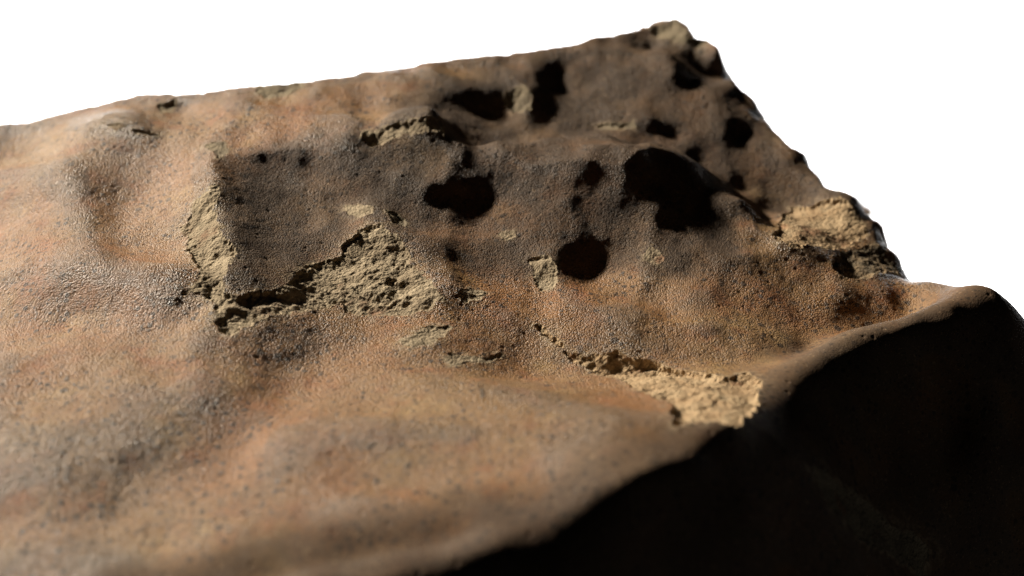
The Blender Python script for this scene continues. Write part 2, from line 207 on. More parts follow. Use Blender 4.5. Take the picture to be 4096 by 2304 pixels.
# undulation of the skin, tenths of a millimetre on a 3 mm lattice
DZ = [
    [0,0,0,0,0,0,0,0,0,0,0,0,0,0,0,0,0,0,0,0,0,0,0,0,0,0,0,0,0,0,0,0,0,0,0,0,0,0,0,0,0,0,0,0,0,0,0,0,0,0,0,0,0,0,0,0,0,0,0,0,0,0,0,0,0,0,0,0,0,0,0,0,0,0,1,1,1,1,1,1,1,1,1,1,1,2,2,2,3,3,4,4,4,4,4,4,3,3,2,2,3,5,8,11,15,17,17,13,7,2,-1,-1,0,0,0,0,0,0,0,0,0,0,0,0,0,0,0,0,0,0,0,0,0,0,0,0,0,0,0,0,0,0,0,0,0,0,0],
    [0,0,0,0,0,0,0,0,0,0,0,0,0,0,0,0,0,0,0,0,0,0,0,0,0,0,0,0,0,0,0,0,0,0,0,0,0,0,0,0,0,0,0,0,0,0,0,0,0,0,0,0,0,0,0,0,0,0,0,0,0,0,0,0,0,0,0,0,0,0,0,1,1,1,1,1,1,1,1,1,1,1,1,1,2,2,2,2,2,2,3,3,3,3,3,2,2,2,3,3,5,8,11,16,20,23,24,22,16,9,2,0,0,0,0,0,0,0,0,0,0,0,0,0,0,0,0,0,0,0,0,0,0,0,0,0,0,0,0,0,0,0,0,0,0,0,0],
    [0,0,0,0,0,0,0,0,0,0,0,0,0,0,0,0,0,0,0,0,0,0,0,0,0,0,0,0,0,0,0,0,0,0,0,0,0,0,0,0,0,0,0,0,0,0,0,0,0,0,0,0,0,0,0,0,0,0,0,0,0,0,0,0,0,0,0,0,0,1,1,1,1,1,1,1,1,1,1,1,2,2,2,2,2,2,2,2,2,2,2,1,1,1,1,1,1,1,2,4,7,10,15,20,26,30,33,32,27,17,7,1,0,0,0,0,0,0,0,0,0,0,0,0,0,0,0,0,0,0,0,0,0,0,0,0,0,0,0,0,0,0,0,0,0,0,0],
    [0,0,0,0,0,0,0,0,0,0,0,0,0,0,0,0,0,0,0,0,0,0,0,0,0,0,0,0,0,0,0,0,0,0,0,0,0,0,0,0,0,0,0,0,0,0,0,0,0,0,0,0,0,0,0,0,0,0,0,0,0,0,0,0,0,0,0,0,1,1,1,1,1,1,1,1,1,2,2,2,2,2,2,2,2,2,2,1,1,1,0,0,-1,-1,-1,-1,-1,0,1,3,7,11,17,24,31,37,41,42,37,27,13,3,1,0,0,0,0,0,0,0,0,0,0,0,0,0,0,0,0,0,0,0,0,0,0,0,0,0,0,0,0,0,0,0,0,0,0],
    [0,0,0,0,0,0,0,0,0,0,0,0,0,0,0,0,0,0,0,0,0,0,0,0,0,0,0,0,0,0,0,0,0,0,0,0,0,0,0,0,0,0,0,0,0,0,0,0,0,0,0,0,0,0,0,0,0,0,0,0,0,0,0,0,0,0,0,1,1,1,1,1,1,1,1,2,2,2,2,2,2,2,2,2,2,1,1,1,0,-1,-1,-2,-3,-3,-4,-4,-4,-3,-1,1,5,11,18,26,34,42,48,49,44,33,18,6,3,1,0,0,0,0,0,0,0,0,0,0,0,0,0,0,0,0,0,0,0,0,0,0,0,0,0,0,0,0,0,0,0,0,0],
    [0,0,0,0,0,0,0,0,0,0,0,0,0,0,0,0,0,0,0,0,0,0,0,0,0,0,0,0,0,0,0,0,0,0,0,0,0,0,0,0,0,0,0,0,0,0,0,0,0,0,0,0,0,0,0,0,0,0,0,0,0,0,0,0,0,0,0,1,1,1,1,1,1,1,1,2,2,2,2,2,2,2,2,1,1,1,0,0,-1,-2,-4,-5,-6,-7,-8,-8,-8,-7,-5,-3,2,8,15,25,34,43,48,49,44,32,17,6,4,1,0,0,0,0,0,0,0,0,0,0,0,0,0,0,0,0,0,0,0,0,0,0,0,0,0,0,0,0,0,0,0,0,0],
    [0,0,0,0,0,0,0,0,0,0,0,0,0,0,0,0,0,0,0,0,0,0,0,0,0,0,0,0,0,0,0,0,0,0,0,0,0,0,0,0,0,0,0,0,0,0,0,0,0,0,0,0,0,0,0,0,0,0,0,0,0,0,0,0,0,0,0,1,1,1,1,1,1,1,1,1,1,1,1,1,1,1,1,1,0,0,-1,-2,-3,-5,-7,-9,-10,-12,-13,-14,-14,-13,-12,-9,-5,1,10,19,29,38,44,44,39,28,14,3,1,1,0,0,0,0,0,0,0,0,0,0,0,0,0,0,0,0,0,0,0,0,0,0,0,0,0,0,0,0,0,0,0,0,0],
    [0,0,0,0,0,0,0,0,0,0,0,0,0,0,0,0,0,0,0,0,0,0,0,0,0,0,0,0,0,0,0,0,0,0,0,0,0,0,0,0,0,0,0,0,0,0,0,0,0,0,-1,-1,-1,-1,-1,-1,-1,0,0,0,0,0,0,0,0,0,0,0,0,1,1,1,1,1,1,1,1,1,0,0,0,0,-1,-1,-2,-2,-3,-4,-6,-8,-10,-13,-16,-18,-20,-21,-22,-21,-20,-18,-14,-8,0,10,20,29,35,37,34,26,14,4,1,1,0,0,0,0,0,0,0,0,0,0,0,0,0,0,0,0,0,0,0,0,0,0,0,0,0,0,0,0,0,0,0,0,0],
    [0,0,0,0,0,0,0,0,0,0,0,0,0,0,0,0,0,0,0,0,0,0,0,0,0,0,0,0,0,0,0,0,0,0,0,0,0,0,0,0,0,0,0,0,0,-1,-1,-1,-1,-1,-1,-1,-1,-1,-1,-1,-1,-1,-1,-1,-1,0,0,0,0,0,0,0,0,0,0,0,-1,-1,-1,-1,-1,-1,-2,-2,-2,-3,-3,-4,-4,-5,-6,-7,-9,-12,-15,-18,-22,-25,-27,-29,-31,-31,-31,-29,-26,-21,-13,-4,6,16,24,30,31,26,17,7,1,1,0,0,0,0,0,0,0,0,0,0,0,0,0,0,0,0,0,0,0,0,0,0,0,0,0,0,0,0,0,0,0,0,0],
    [0,0,0,0,0,0,0,0,0,0,0,0,0,0,0,0,0,0,0,0,0,0,0,0,0,0,0,0,0,0,0,0,0,0,0,0,0,0,0,0,0,-1,-1,-1,-1,-1,-1,-1,-1,-1,-1,-1,-1,-1,-1,-1,-1,-1,-1,-1,-1,-1,-1,0,0,0,0,0,-1,-1,-1,-2,-2,-3,-3,-4,-4,-4,-5,-5,-6,-6,-7,-8,-9,-9,-10,-11,-13,-15,-18,-22,-27,-31,-34,-38,-40,-41,-42,-42,-39,-35,-28,-19,-9,2,13,21,27,27,19,8,3,1,0,0,0,0,0,0,0,0,0,0,0,0,0,0,0,0,0,0,0,0,0,0,0,0,0,0,0,0,0,0,0,0,0],
    [0,0,0,0,0,0,0,0,0,0,0,0,0,0,0,0,0,0,0,0,0,0,0,0,0,0,0,0,0,0,0,0,0,0,0,0,0,-1,-1,-1,-1,-1,-1,-1,-1,-1,-1,-2,-2,-2,-2,-2,-2,-1,-1,-1,-1,-1,-1,-1,-1,-1,-1,-1,-1,-1,-1,-1,-2,-2,-3,-4,-5,-6,-7,-8,-9,-9,-10,-10,-11,-12,-13,-14,-14,-15,-15,-15,-16,-18,-21,-25,-30,-35,-39,-44,-48,-51,-53,-53,-52,-49,-43,-34,-23,-12,0,10,18,21,17,8,5,1,0,0,0,0,0,0,0,0,0,0,0,0,0,0,0,0,0,0,0,0,0,0,0,0,0,0,0,0,0,0,0,0,0],
    [0,0,0,0,0,0,0,0,0,0,0,0,0,0,0,0,0,0,0,0,0,0,0,0,0,0,0,0,0,0,0,0,0,-1,-1,-1,-1,-1,-1,-1,-1,-1,-2,-2,-2,-2,-2,-2,-2,-2,-2,-2,-2,-2,-2,-1,-1,-1,-1,-1,-1,-1,-1,-1,-1,-1,-2,-2,-3,-4,-6,-7,-9,-11,-12,-14,-15,-16,-16,-17,-17,-18,-20,-21,-21,-21,-21,-20,-19,-19,-22,-25,-30,-35,-41,-47,-52,-57,-60,-62,-62,-59,-54,-46,-36,-25,-14,-3,5,9,8,5,5,2,0,0,0,0,0,0,0,0,0,0,0,0,0,0,0,0,0,0,0,0,0,0,0,0,0,0,0,0,0,0,0,0,0],
    [0,0,0,0,0,0,0,0,0,0,0,0,0,0,0,0,0,0,0,0,0,0,0,0,0,0,0,0,0,0,-1,-1,-1,-1,-1,-1,-1,-1,-2,-2,-2,-2,-2,-2,-2,-2,-2,-2,-2,-2,-2,-2,-2,-2,-1,-1,-1,-1,-1,-1,-1,-1,-1,-1,-1,-2,-2,-3,-5,-6,-9,-11,-14,-17,-19,-21,-23,-24,-24,-25,-25,-26,-28,-29,-29,-29,-27,-24,-22,-20,-21,-24,-28,-34,-40,-46,-53,-59,-64,-67,-68,-66,-61,-54,-46,-37,-27,-17,-9,-4,-2,0,3,2,0,0,0,0,0,0,0,0,0,0,0,0,0,0,0,0,0,0,0,0,0,0,0,0,0,0,0,0,0,0,0,0,0],
    [0,0,0,0,0,0,0,0,0,0,0,0,0,0,0,0,0,0,0,0,0,0,0,0,0,0,-1,-1,-1,-1,-1,-1,-1,-1,-2,-2,-2,-2,-2,-2,-2,-3,-3,-3,-3,-3,-3,-3,-2,-2,-2,-2,-2,-1,-1,0,0,0,0,0,0,0,0,-1,-1,-2,-3,-4,-6,-9,-12,-15,-19,-23,-27,-30,-32,-33,-34,-34,-34,-35,-36,-37,-37,-36,-33,-30,-25,-22,-21,-23,-27,-32,-38,-45,-52,-59,-65,-69,-71,-70,-66,-60,-53,-45,-37,-28,-20,-13,-9,-4,1,1,0,0,0,0,0,0,0,0,0,0,0,0,0,0,0,0,0,0,0,0,0,0,0,0,0,0,0,0,0,0,0,0,0],
    [0,0,0,0,0,0,0,0,0,0,0,0,0,0,0,0,0,0,0,0,0,0,0,0,-1,-1,-1,-1,-1,-1,-1,-2,-2,-2,-2,-2,-2,-3,-3,-3,-3,-3,-3,-3,-3,-3,-2,-2,-2,-2,-1,-1,0,0,1,1,1,2,2,1,1,1,0,0,-1,-2,-3,-5,-7,-11,-15,-19,-25,-30,-34,-38,-41,-43,-43,-43,-43,-43,-43,-43,-43,-41,-39,-35,-30,-25,-23,-23,-26,-30,-36,-43,-50,-58,-64,-69,-72,-71,-67,-62,-56,-49,-41,-33,-25,-17,-11,-5,-1,0,0,0,0,0,0,0,0,0,0,0,0,0,0,0,0,0,0,0,0,0,0,0,0,0,0,0,0,0,0,0,0,0,0],
    [0,0,0,0,0,0,0,0,0,0,0,0,0,0,0,0,0,0,0,0,0,-1,-1,-1,-1,-1,-1,-1,-2,-2,-2,-2,-2,-2,-3,-3,-3,-3,-3,-3,-3,-3,-3,-2,-2,-2,-1,-1,-1,0,0,1,2,2,3,4,4,4,4,4,3,3,2,1,0,-1,-2,-4,-7,-11,-16,-22,-28,-34,-40,-45,-48,-50,-51,-51,-50,-49,-48,-48,-47,-45,-43,-39,-35,-30,-26,-25,-26,-29,-35,-41,-49,-57,-64,-69,-71,-71,-67,-62,-55,-48,-40,-31,-22,-14,-7,-3,-1,0,0,0,0,0,0,0,0,0,0,0,0,0,0,0,0,0,0,0,0,0,0,0,0,0,0,0,0,0,0,0,0,0,0],
    [0,0,0,0,0,0,0,0,0,0,0,0,0,0,0,0,0,0,0,-1,-1,-1,-1,-1,-1,-1,-2,-2,-2,-2,-2,-3,-3,-3,-3,-3,-3,-3,-3,-3,-3,-2,-2,-1,-1,0,1,2,2,3,4,4,5,6,7,8,8,8,8,7,6,5,4,3,2,1,0,-2,-5,-10,-16,-22,-29,-36,-42,-47,-51,-54,-55,-55,-54,-53,-52,-51,-49,-48,-46,-43,-39,-34,-30,-27,-27,-29,-34,-41,-49,-56,-63,-68,-70,-69,-65,-59,-52,-43,-34,-24,-15,-7,-1,0,0,0,0,0,0,0,0,0,0,0,0,0,0,0,0,0,0,0,0,0,0,0,0,0,0,0,0,0,0,0,0,0,0,0,0],
    [0,0,0,0,0,0,0,0,0,0,0,0,0,0,0,0,0,-1,-1,-1,-1,-1,-1,-1,-2,-2,-2,-2,-2,-3,-3,-3,-3,-3,-3,-3,-3,-3,-2,-2,-1,-1,0,1,3,4,5,6,7,8,9,10,11,12,13,14,14,14,13,11,10,8,7,6,5,5,4,2,0,-5,-12,-19,-26,-34,-40,-46,-51,-54,-56,-56,-56,-54,-53,-52,-51,-50,-48,-46,-42,-38,-33,-29,-29,-31,-35,-41,-49,-56,-62,-66,-68,-66,-62,-55,-46,-36,-25,-14,-5,2,5,4,1,0,0,0,0,0,0,0,0,0,0,0,0,0,0,0,0,0,0,0,0,0,0,0,0,0,0,0,0,0,0,0,0,0,0],
    [0,0,0,0,0,0,0,0,0,0,0,0,0,0,0,0,-1,-1,-1,-1,-1,-1,-1,-2,-2,-2,-2,-2,-2,-2,-3,-3,-2,-2,-2,-2,-1,-1,0,1,1,3,4,6,8,10,11,13,14,15,16,17,18,19,20,21,21,20,19,17,14,12,11,10,10,10,10,9,7,3,-4,-12,-20,-29,-36,-43,-48,-52,-54,-56,-55,-54,-53,-52,-52,-51,-49,-47,-44,-41,-36,-32,-31,-32,-37,-43,-49,-56,-61,-64,-65,-62,-57,-50,-40,-28,-16,-5,4,9,10,7,3,0,0,0,0,0,0,0,0,0,0,0,0,0,0,0,0,0,0,0,0,0,0,0,0,0,0,0,0,0,0,0,0,0,0],
    [0,0,0,0,0,0,0,0,0,0,0,0,0,0,0,-1,-1,-1,-1,-1,-1,-1,-2,-2,-2,-2,-2,-2,-2,-2,-2,-2,-1,-1,0,0,1,2,3,5,6,8,10,12,15,18,20,23,24,25,26,26,27,28,29,30,29,28,25,22,18,16,14,14,15,16,17,19,18,15,7,-2,-12,-21,-30,-38,-44,-49,-51,-53,-53,-52,-52,-51,-50,-50,-49,-48,-46,-42,-39,-35,-34,-35,-38,-44,-50,-55,-60,-62,-61,-58,-52,-43,-32,-20,-8,3,11,14,13,9,3,0,0,0,0,0,0,0,0,0,0,0,0,0,0,0,0,0,0,0,0,0,0,0,0,0,0,0,0,0,0,0,0,0,0],
    [0,0,0,0,0,0,0,0,0,0,0,0,0,0,-1,-1,-1,-1,-1,-1,-1,-1,-1,-1,-1,-1,-1,-1,-1,0,0,1,1,2,3,5,6,7,9,11,13,15,18,22,25,29,32,35,37,38,38,38,38,38,38,38,37,34,30,26,21,19,18,18,21,24,27,30,31,29,21,10,-1,-12,-22,-31,-38,-43,-46,-48,-49,-49,-48,-47,-47,-47,-47,-46,-45,-43,-41,-38,-37,-37,-40,-44,-49,-54,-57,-58,-57,-53,-46,-36,-25,-12,-1,9,15,17,15,10,4,1,0,0,0,0,0,0,0,0,0,0,0,0,0,0,0,0,0,0,0,0,0,0,0,0,0,0,0,0,0,0,0,0,0],
    [0,0,0,0,0,0,0,0,0,0,0,0,0,-1,-1,-1,-1,-1,-1,-1,-1,-1,-1,-1,0,0,1,1,2,3,3,4,6,7,9,11,13,15,17,20,22,25,29,33,38,42,46,50,52,52,51,50,48,47,46,44,42,38,33,27,22,20,21,23,28,33,39,43,45,43,35,24,12,0,-11,-21,-29,-35,-39,-41,-42,-42,-41,-41,-41,-42,-42,-42,-42,-42,-42,-41,-39,-40,-41,-44,-48,-51,-54,-54,-52,-47,-39,-29,-17,-5,5,13,17,17,14,9,3,1,1,0,0,0,0,0,0,0,0,0,0,0,0,0,0,0,0,0,0,0,0,0,0,0,0,0,0,0,0,0,0,0,0],
    [0,0,0,0,0,0,0,0,0,0,0,0,0,-1,-1,-1,-1,-1,-1,0,0,0,1,1,2,3,4,5,6,7,9,10,12,14,17,19,22,26,29,31,34,37,41,46,51,56,61,65,66,66,64,61,57,54,51,48,43,38,32,27,23,21,24,29,36,44,51,56,58,56,49,38,25,13,2,-9,-17,-24,-29,-32,-33,-32,-32,-32,-32,-33,-34,-35,-37,-39,-41,-41,-41,-40,-41,-42,-45,-48,-49,-49,-45,-40,-31,-21,-10,1,11,16,18,16,13,8,3,-1,1,0,0,0,0,0,0,0,0,0,0,0,0,0,0,0,0,0,0,0,0,0,0,0,0,0,0,0,0,0,0,0,0],
    [0,0,0,0,0,0,0,0,0,0,0,0,0,0,0,0,0,0,0,1,1,2,3,4,5,6,8,10,12,14,16,18,21,24,27,31,34,38,42,45,48,51,54,58,63,69,73,76,77,76,73,69,63,57,52,47,42,36,31,26,23,23,28,35,44,54,63,69,71,69,61,51,38,26,15,5,-5,-12,-17,-20,-20,-20,-19,-20,-21,-23,-25,-27,-30,-34,-38,-40,-40,-40,-40,-41,-42,-44,-44,-43,-39,-32,-24,-13,-2,8,15,19,19,16,12,7,2,-1,1,0,0,0,0,0,0,0,0,0,0,0,0,0,0,0,0,0,0,0,0,0,0,0,0,0,0,0,0,0,0,0,0],
    [0,0,0,0,0,0,0,0,0,0,0,0,0,0,0,0,0,1,1,2,3,4,6,7,9,12,14,17,20,23,26,29,32,35,39,43,48,53,57,60,62,64,65,68,72,76,79,80,81,80,77,72,65,58,51,45,39,34,29,25,24,26,32,41,52,63,73,80,82,80,73,62,51,39,28,17,8,1,-4,-6,-6,-5,-5,-6,-9,-13,-17,-20,-24,-29,-35,-39,-40,-41,-40,-40,-41,-41,-41,-38,-33,-26,-16,-6,5,14,20,21,19,16,11,7,2,0,1,1,0,0,0,0,0,0,0,0,0,0,0,0,0,0,0,0,0,0,0,0,0,0,0,0,0,0,0,0,0,0,0],
    [0,0,0,0,0,0,0,0,0,0,0,0,0,0,0,1,2,2,3,4,6,7,10,12,15,18,22,26,29,33,37,40,44,48,52,57,61,66,70,73,74,73,73,73,74,76,77,77,77,76,73,70,63,56,49,42,37,31,27,24,24,27,35,45,57,68,79,88,92,90,83,73,62,50,39,29,21,15,11,10,10,11,10,7,1,-6,-12,-17,-22,-28,-34,-39,-41,-42,-42,-41,-40,-39,-37,-34,-28,-20,-10,1,11,19,23,23,20,16,12,7,3,0,2,1,0,0,0,0,0,0,0,0,0,0,0,0,0,0,0,0,0,0,0,0,0,0,0,0,0,0,0,0,0,0,0],
    [0,0,0,0,0,0,0,0,0,0,0,0,0,1,1,2,3,4,6,7,9,12,14,18,22,26,31,35,40,44,49,52,56,60,63,67,72,75,78,80,79,77,74,72,72,72,71,71,70,68,67,64,59,53,45,39,33,28,25,22,22,26,33,44,56,69,82,92,98,96,90,81,70,59,49,40,32,27,25,25,25,25,23,16,7,-2,-10,-16,-22,-28,-35,-39,-42,-43,-42,-40,-39,-37,-34,-29,-23,-15,-6,5,15,23,26,25,21,17,12,7,2,-1,1,1,0,0,0,0,0,0,0,0,0,0,0,0,0,0,0,0,0,0,0,0,0,0,0,0,0,0,0,0,0,0,0],
    [0,0,0,0,0,0,0,0,0,0,0,0,1,1,2,3,5,6,8,11,13,16,19,24,28,34,39,45,50,54,58,62,65,68,71,73,76,78,79,79,78,74,71,67,66,65,65,64,63,62,60,58,54,49,42,36,30,25,21,18,17,21,28,39,52,66,81,93,99,99,94,85,75,66,56,48,42,38,36,36,35,33,28,19,8,-3,-11,-18,-24,-30,-36,-40,-43,-43,-41,-39,-37,-34,-30,-25,-19,-11,-2,8,17,25,27,25,21,16,11,6,1,-2,-1,0,0,0,0,0,0,0,0,0,0,0,0,0,0,0,0,0,0,0,0,0,0,0,0,0,0,0,0,0,0,0,0],
    [0,0,0,0,0,0,0,0,0,0,0,0,1,2,3,5,7,9,11,14,17,20,24,29,34,39,45,51,56,60,64,67,69,71,72,73,75,75,75,73,71,68,64,61,59,59,58,57,57,55,54,53,50,45,38,33,27,22,16,12,11,14,22,33,47,62,77,89,97,98,94,86,78,69,60,53,48,44,41,39,36,32,25,15,4,-7,-16,-23,-28,-33,-38,-41,-43,-43,-41,-38,-36,-32,-28,-22,-16,-9,-1,9,18,25,27,25,20,16,11,6,2,-1,-1,0,0,0,0,0,0,0,0,0,0,0,0,0,0,0,0,0,0,0,0,0,0,0,0,0,0,0,0,0,0,0,0],
    [0,0,0,0,0,0,0,0,0,0,0,0,1,2,4,6,8,11,14,17,20,23,27,31,36,41,47,52,57,60,63,65,66,68,69,69,70,69,68,66,63,60,57,54,53,53,52,51,51,50,49,48,46,41,36,30,24,18,12,7,6,9,17,29,42,57,71,83,91,93,90,84,76,68,60,53,47,42,38,33,29,23,15,6,-4,-14,-23,-29,-34,-37,-41,-44,-45,-45,-43,-40,-36,-32,-27,-22,-15,-8,-1,7,16,22,25,23,19,16,12,8,3,0,0,0,0,0,0,0,0,0,0,0,0,0,0,0,0,0,0,0,0,0,0,0,0,0,0,0,0,0,0,0,0,0,0],
    [0,0,0,0,0,0,0,0,0,0,0,0,1,3,4,7,9,12,16,19,22,25,27,30,34,39,44,49,53,56,58,60,61,62,63,64,64,63,62,59,56,53,50,48,48,47,47,47,46,46,46,45,43,39,33,27,21,15,9,5,4,7,15,26,39,53,66,76,82,84,82,77,69,60,52,44,38,33,28,23,17,11,4,-5,-14,-23,-31,-37,-41,-44,-46,-47,-48,-48,-45,-42,-38,-33,-28,-23,-17,-10,-3,4,11,17,19,19,17,15,13,9,5,2,1,0,0,0,0,0,0,0,0,0,0,0,0,0,0,0,0,0,0,0,0,0,0,0,0,0,0,0,0,0,0,0,0],
    [0,0,0,0,0,0,0,-1,-1,-1,-1,0,1,2,4,7,9,13,16,19,21,24,25,27,30,34,38,43,47,51,53,55,56,57,58,58,58,57,55,52,49,47,45,44,43,43,43,43,43,43,43,43,41,37,31,25,19,13,8,4,4,8,15,26,38,50,61,68,72,73,69,64,55,45,36,29,23,19,14,10,4,-2,-9,-16,-23,-31,-39,-45,-48,-50,-51,-52,-52,-51,-48,-45,-41,-36,-31,-25,-20,-14,-7,-1,6,10,12,13,13,13,12,9,5,3,2,0,0,0,0,0,0,0,0,0,0,0,0,0,0,0,0,0,0,0,0,0,0,0,0,0,0,0,0,0,0,0,0],
    [0,0,0,0,0,0,0,-1,-1,-1,-1,-1,0,1,3,6,9,11,14,17,20,22,23,24,26,29,33,38,42,46,48,50,51,52,53,53,53,51,48,45,43,41,40,39,39,40,40,40,40,41,41,41,39,34,28,22,16,11,7,5,6,10,18,28,39,49,57,62,62,59,54,46,37,26,17,10,7,5,2,-2,-7,-12,-17,-23,-29,-35,-42,-49,-53,-56,-57,-57,-56,-55,-52,-49,-44,-40,-35,-30,-24,-18,-12,-6,0,4,6,7,8,8,7,5,2,3,3,1,0,0,0,0,0,0,0,0,0,0,0,0,0,0,0,0,0,0,0,0,0,0,0,0,0,0,0,0,0,0,0],
    [0,0,0,0,0,0,-1,-1,-2,-2,-2,-2,-1,0,2,5,7,10,13,16,19,20,21,22,23,26,30,34,38,42,44,45,46,47,48,48,47,44,42,39,37,36,35,36,36,37,37,37,38,38,38,37,35,30,25,19,14,9,6,5,7,12,20,29,39,48,54,55,51,45,37,27,16,6,-3,-7,-8,-7,-8,-10,-13,-17,-22,-26,-31,-37,-43,-50,-55,-59,-61,-61,-60,-59,-56,-53,-49,-45,-40,-35,-29,-23,-17,-11,-5,-2,0,1,2,1,0,-1,-1,2,3,1,0,0,0,0,0,0,0,0,0,0,0,0,0,0,0,0,0,0,0,0,0,0,0,0,0,0,0,0,0,0,0],
    [0,0,0,0,0,0,-1,-1,-2,-3,-3,-3,-2,-1,1,4,7,10,13,16,19,20,21,22,23,25,28,31,35,37,39,40,40,41,42,42,41,38,35,33,31,31,31,32,33,34,34,35,35,35,35,33,30,25,20,15,10,7,5,5,8,14,22,31,39,46,49,47,40,31,20,9,-3,-13,-20,-23,-21,-17,-15,-16,-18,-21,-25,-28,-32,-37,-43,-49,-55,-59,-62,-63,-63,-62,-59,-56,-52,-48,-44,-39,-33,-27,-21,-14,-9,-6,-4,-4,-5,-6,-7,-7,-5,-1,2,1,0,0,0,0,0,0,0,0,0,0,0,0,0,0,0,0,0,0,0,0,0,0,0,0,0,0,0,0,0,0,0],
    [0,0,0,0,0,-1,-1,-2,-3,-4,-4,-4,-4,-2,0,3,7,10,14,17,19,21,22,22,23,24,26,29,31,33,33,33,33,33,34,35,35,32,30,28,27,27,28,29,30,31,31,31,32,31,30,28,24,20,15,10,7,4,4,5,10,16,24,32,39,43,43,38,29,17,5,-8,-19,-28,-34,-35,-32,-27,-23,-22,-24,-26,-28,-30,-34,-38,-43,-48,-52,-56,-59,-61,-62,-62,-60,-57,-52,-48,-43,-37,-31,-25,-20,-14,-11,-9,-8,-9,-10,-12,-12,-11,-7,0,1,0,0,0,0,0,0,0,0,0,0,0,0,0,0,0,0,0,0,0,0,0,0,0,0,0,0,0,0,0,0,0,0],
    [0,0,0,0,0,-1,-1,-2,-3,-4,-5,-6,-5,-3,0,3,7,11,15,18,21,22,23,23,23,23,25,26,27,27,26,25,24,25,26,28,28,26,25,23,23,23,25,26,27,27,28,28,27,26,25,22,18,14,9,6,3,2,3,7,12,19,26,32,37,40,38,31,19,6,-8,-21,-32,-40,-44,-45,-41,-36,-32,-30,-31,-32,-32,-33,-35,-38,-42,-46,-49,-52,-55,-56,-57,-57,-56,-52,-47,-42,-37,-31,-25,-20,-16,-12,-10,-9,-9,-10,-12,-13,-14,-12,-7,-1,1,0,0,0,0,0,0,0,0,0,0,0,0,0,0,0,0,0,0,0,0,0,0,0,0,0,0,0,0,0,0,0,0],
    [0,0,0,0,0,-1,-1,-3,-4,-5,-6,-7,-6,-4,0,3,8,12,16,19,22,23,23,23,22,22,22,23,23,22,20,18,17,17,19,21,22,21,20,19,19,20,22,23,24,24,23,23,21,20,18,15,11,7,3,1,0,0,3,8,14,21,28,33,36,37,34,24,10,-5,-20,-32,-42,-49,-52,-52,-48,-44,-40,-38,-38,-37,-36,-36,-36,-38,-40,-43,-46,-48,-49,-49,-49,-49,-48,-44,-40,-34,-29,-24,-19,-15,-12,-10,-8,-8,-9,-9,-10,-11,-10,-9,-6,-2,0,0,0,0,0,0,0,0,0,0,0,0,0,0,0,0,0,0,0,0,0,0,0,0,0,0,0,0,0,0,0,0,0],
    [0,0,0,0,0,-1,-1,-3,-4,-6,-8,-8,-8,-5,-2,3,7,12,16,20,22,24,23,22,20,20,20,19,18,17,14,12,11,11,13,15,16,16,16,15,16,18,19,20,20,20,19,17,15,12,10,6,2,-2,-4,-6,-5,-3,2,9,16,24,30,34,36,35,29,17,1,-15,-30,-42,-51,-56,-58,-56,-53,-49,-46,-44,-43,-41,-39,-37,-36,-36,-38,-40,-41,-42,-41,-41,-40,-39,-38,-35,-31,-26,-21,-16,-13,-10,-8,-7,-6,-6,-6,-6,-5,-4,-3,-3,-3,-3,-1,0,0,0,0,0,0,0,0,0,0,0,0,0,0,0,0,0,0,0,0,0,0,0,0,0,0,0,0,0,0,0,0],
    [0,0,0,0,0,0,-1,-3,-5,-7,-9,-10,-10,-7,-3,2,7,12,16,20,22,23,23,21,19,17,17,16,15,12,10,7,6,6,8,10,12,12,12,12,14,15,17,17,17,15,13,10,7,4,0,-4,-8,-11,-13,-13,-11,-6,1,9,18,26,31,33,34,31,23,9,-8,-25,-39,-50,-57,-61,-61,-59,-55,-52,-50,-48,-46,-43,-40,-37,-35,-34,-35,-35,-35,-34,-32,-31,-30,-29,-27,-26,-22,-17,-13,-10,-7,-6,-5,-4,-3,-2,-1,1,3,4,5,5,2,-2,-2,0,0,0,0,0,0,0,0,0,0,0,0,0,0,0,0,0,0,0,0,0,0,0,0,0,0,0,0,0,0,0,0],
    [0,0,0,0,0,0,-1,-3,-5,-8,-11,-12,-12,-9,-5,0,6,11,16,19,22,22,21,19,17,15,14,13,11,9,6,4,2,3,4,6,8,9,9,10,11,13,15,15,13,10,7,3,-1,-6,-10,-14,-18,-21,-22,-20,-16,-10,-1,9,19,26,30,32,30,26,17,2,-16,-32,-44,-54,-59,-62,-62,-59,-56,-53,-52,-50,-47,-43,-38,-34,-31,-30,-30,-29,-27,-24,-22,-20,-18,-17,-16,-14,-11,-8,-4,-2,-1,-1,0,1,3,4,7,9,12,14,14,12,6,0,-2,-1,0,0,0,0,0,0,0,0,0,0,0,0,0,0,0,0,0,0,0,0,0,0,0,0,0,0,0,0,0,0,0],
    [0,0,0,0,0,0,-1,-2,-5,-8,-12,-14,-14,-12,-7,-2,4,9,14,18,20,20,19,16,14,12,11,10,8,6,3,1,0,0,1,3,5,6,7,8,9,11,12,12,9,5,0,-5,-10,-15,-20,-25,-29,-31,-31,-28,-23,-14,-4,7,16,23,26,27,26,21,11,-4,-20,-35,-46,-53,-57,-59,-59,-57,-54,-53,-52,-49,-45,-40,-33,-28,-25,-23,-22,-20,-16,-12,-8,-6,-5,-5,-4,-2,1,4,6,7,7,6,7,8,10,12,15,18,21,23,22,18,11,2,-2,-1,0,0,0,0,0,0,0,0,0,0,0,0,0,0,0,0,0,0,0,0,0,0,0,0,0,0,0,0,0,0,0],
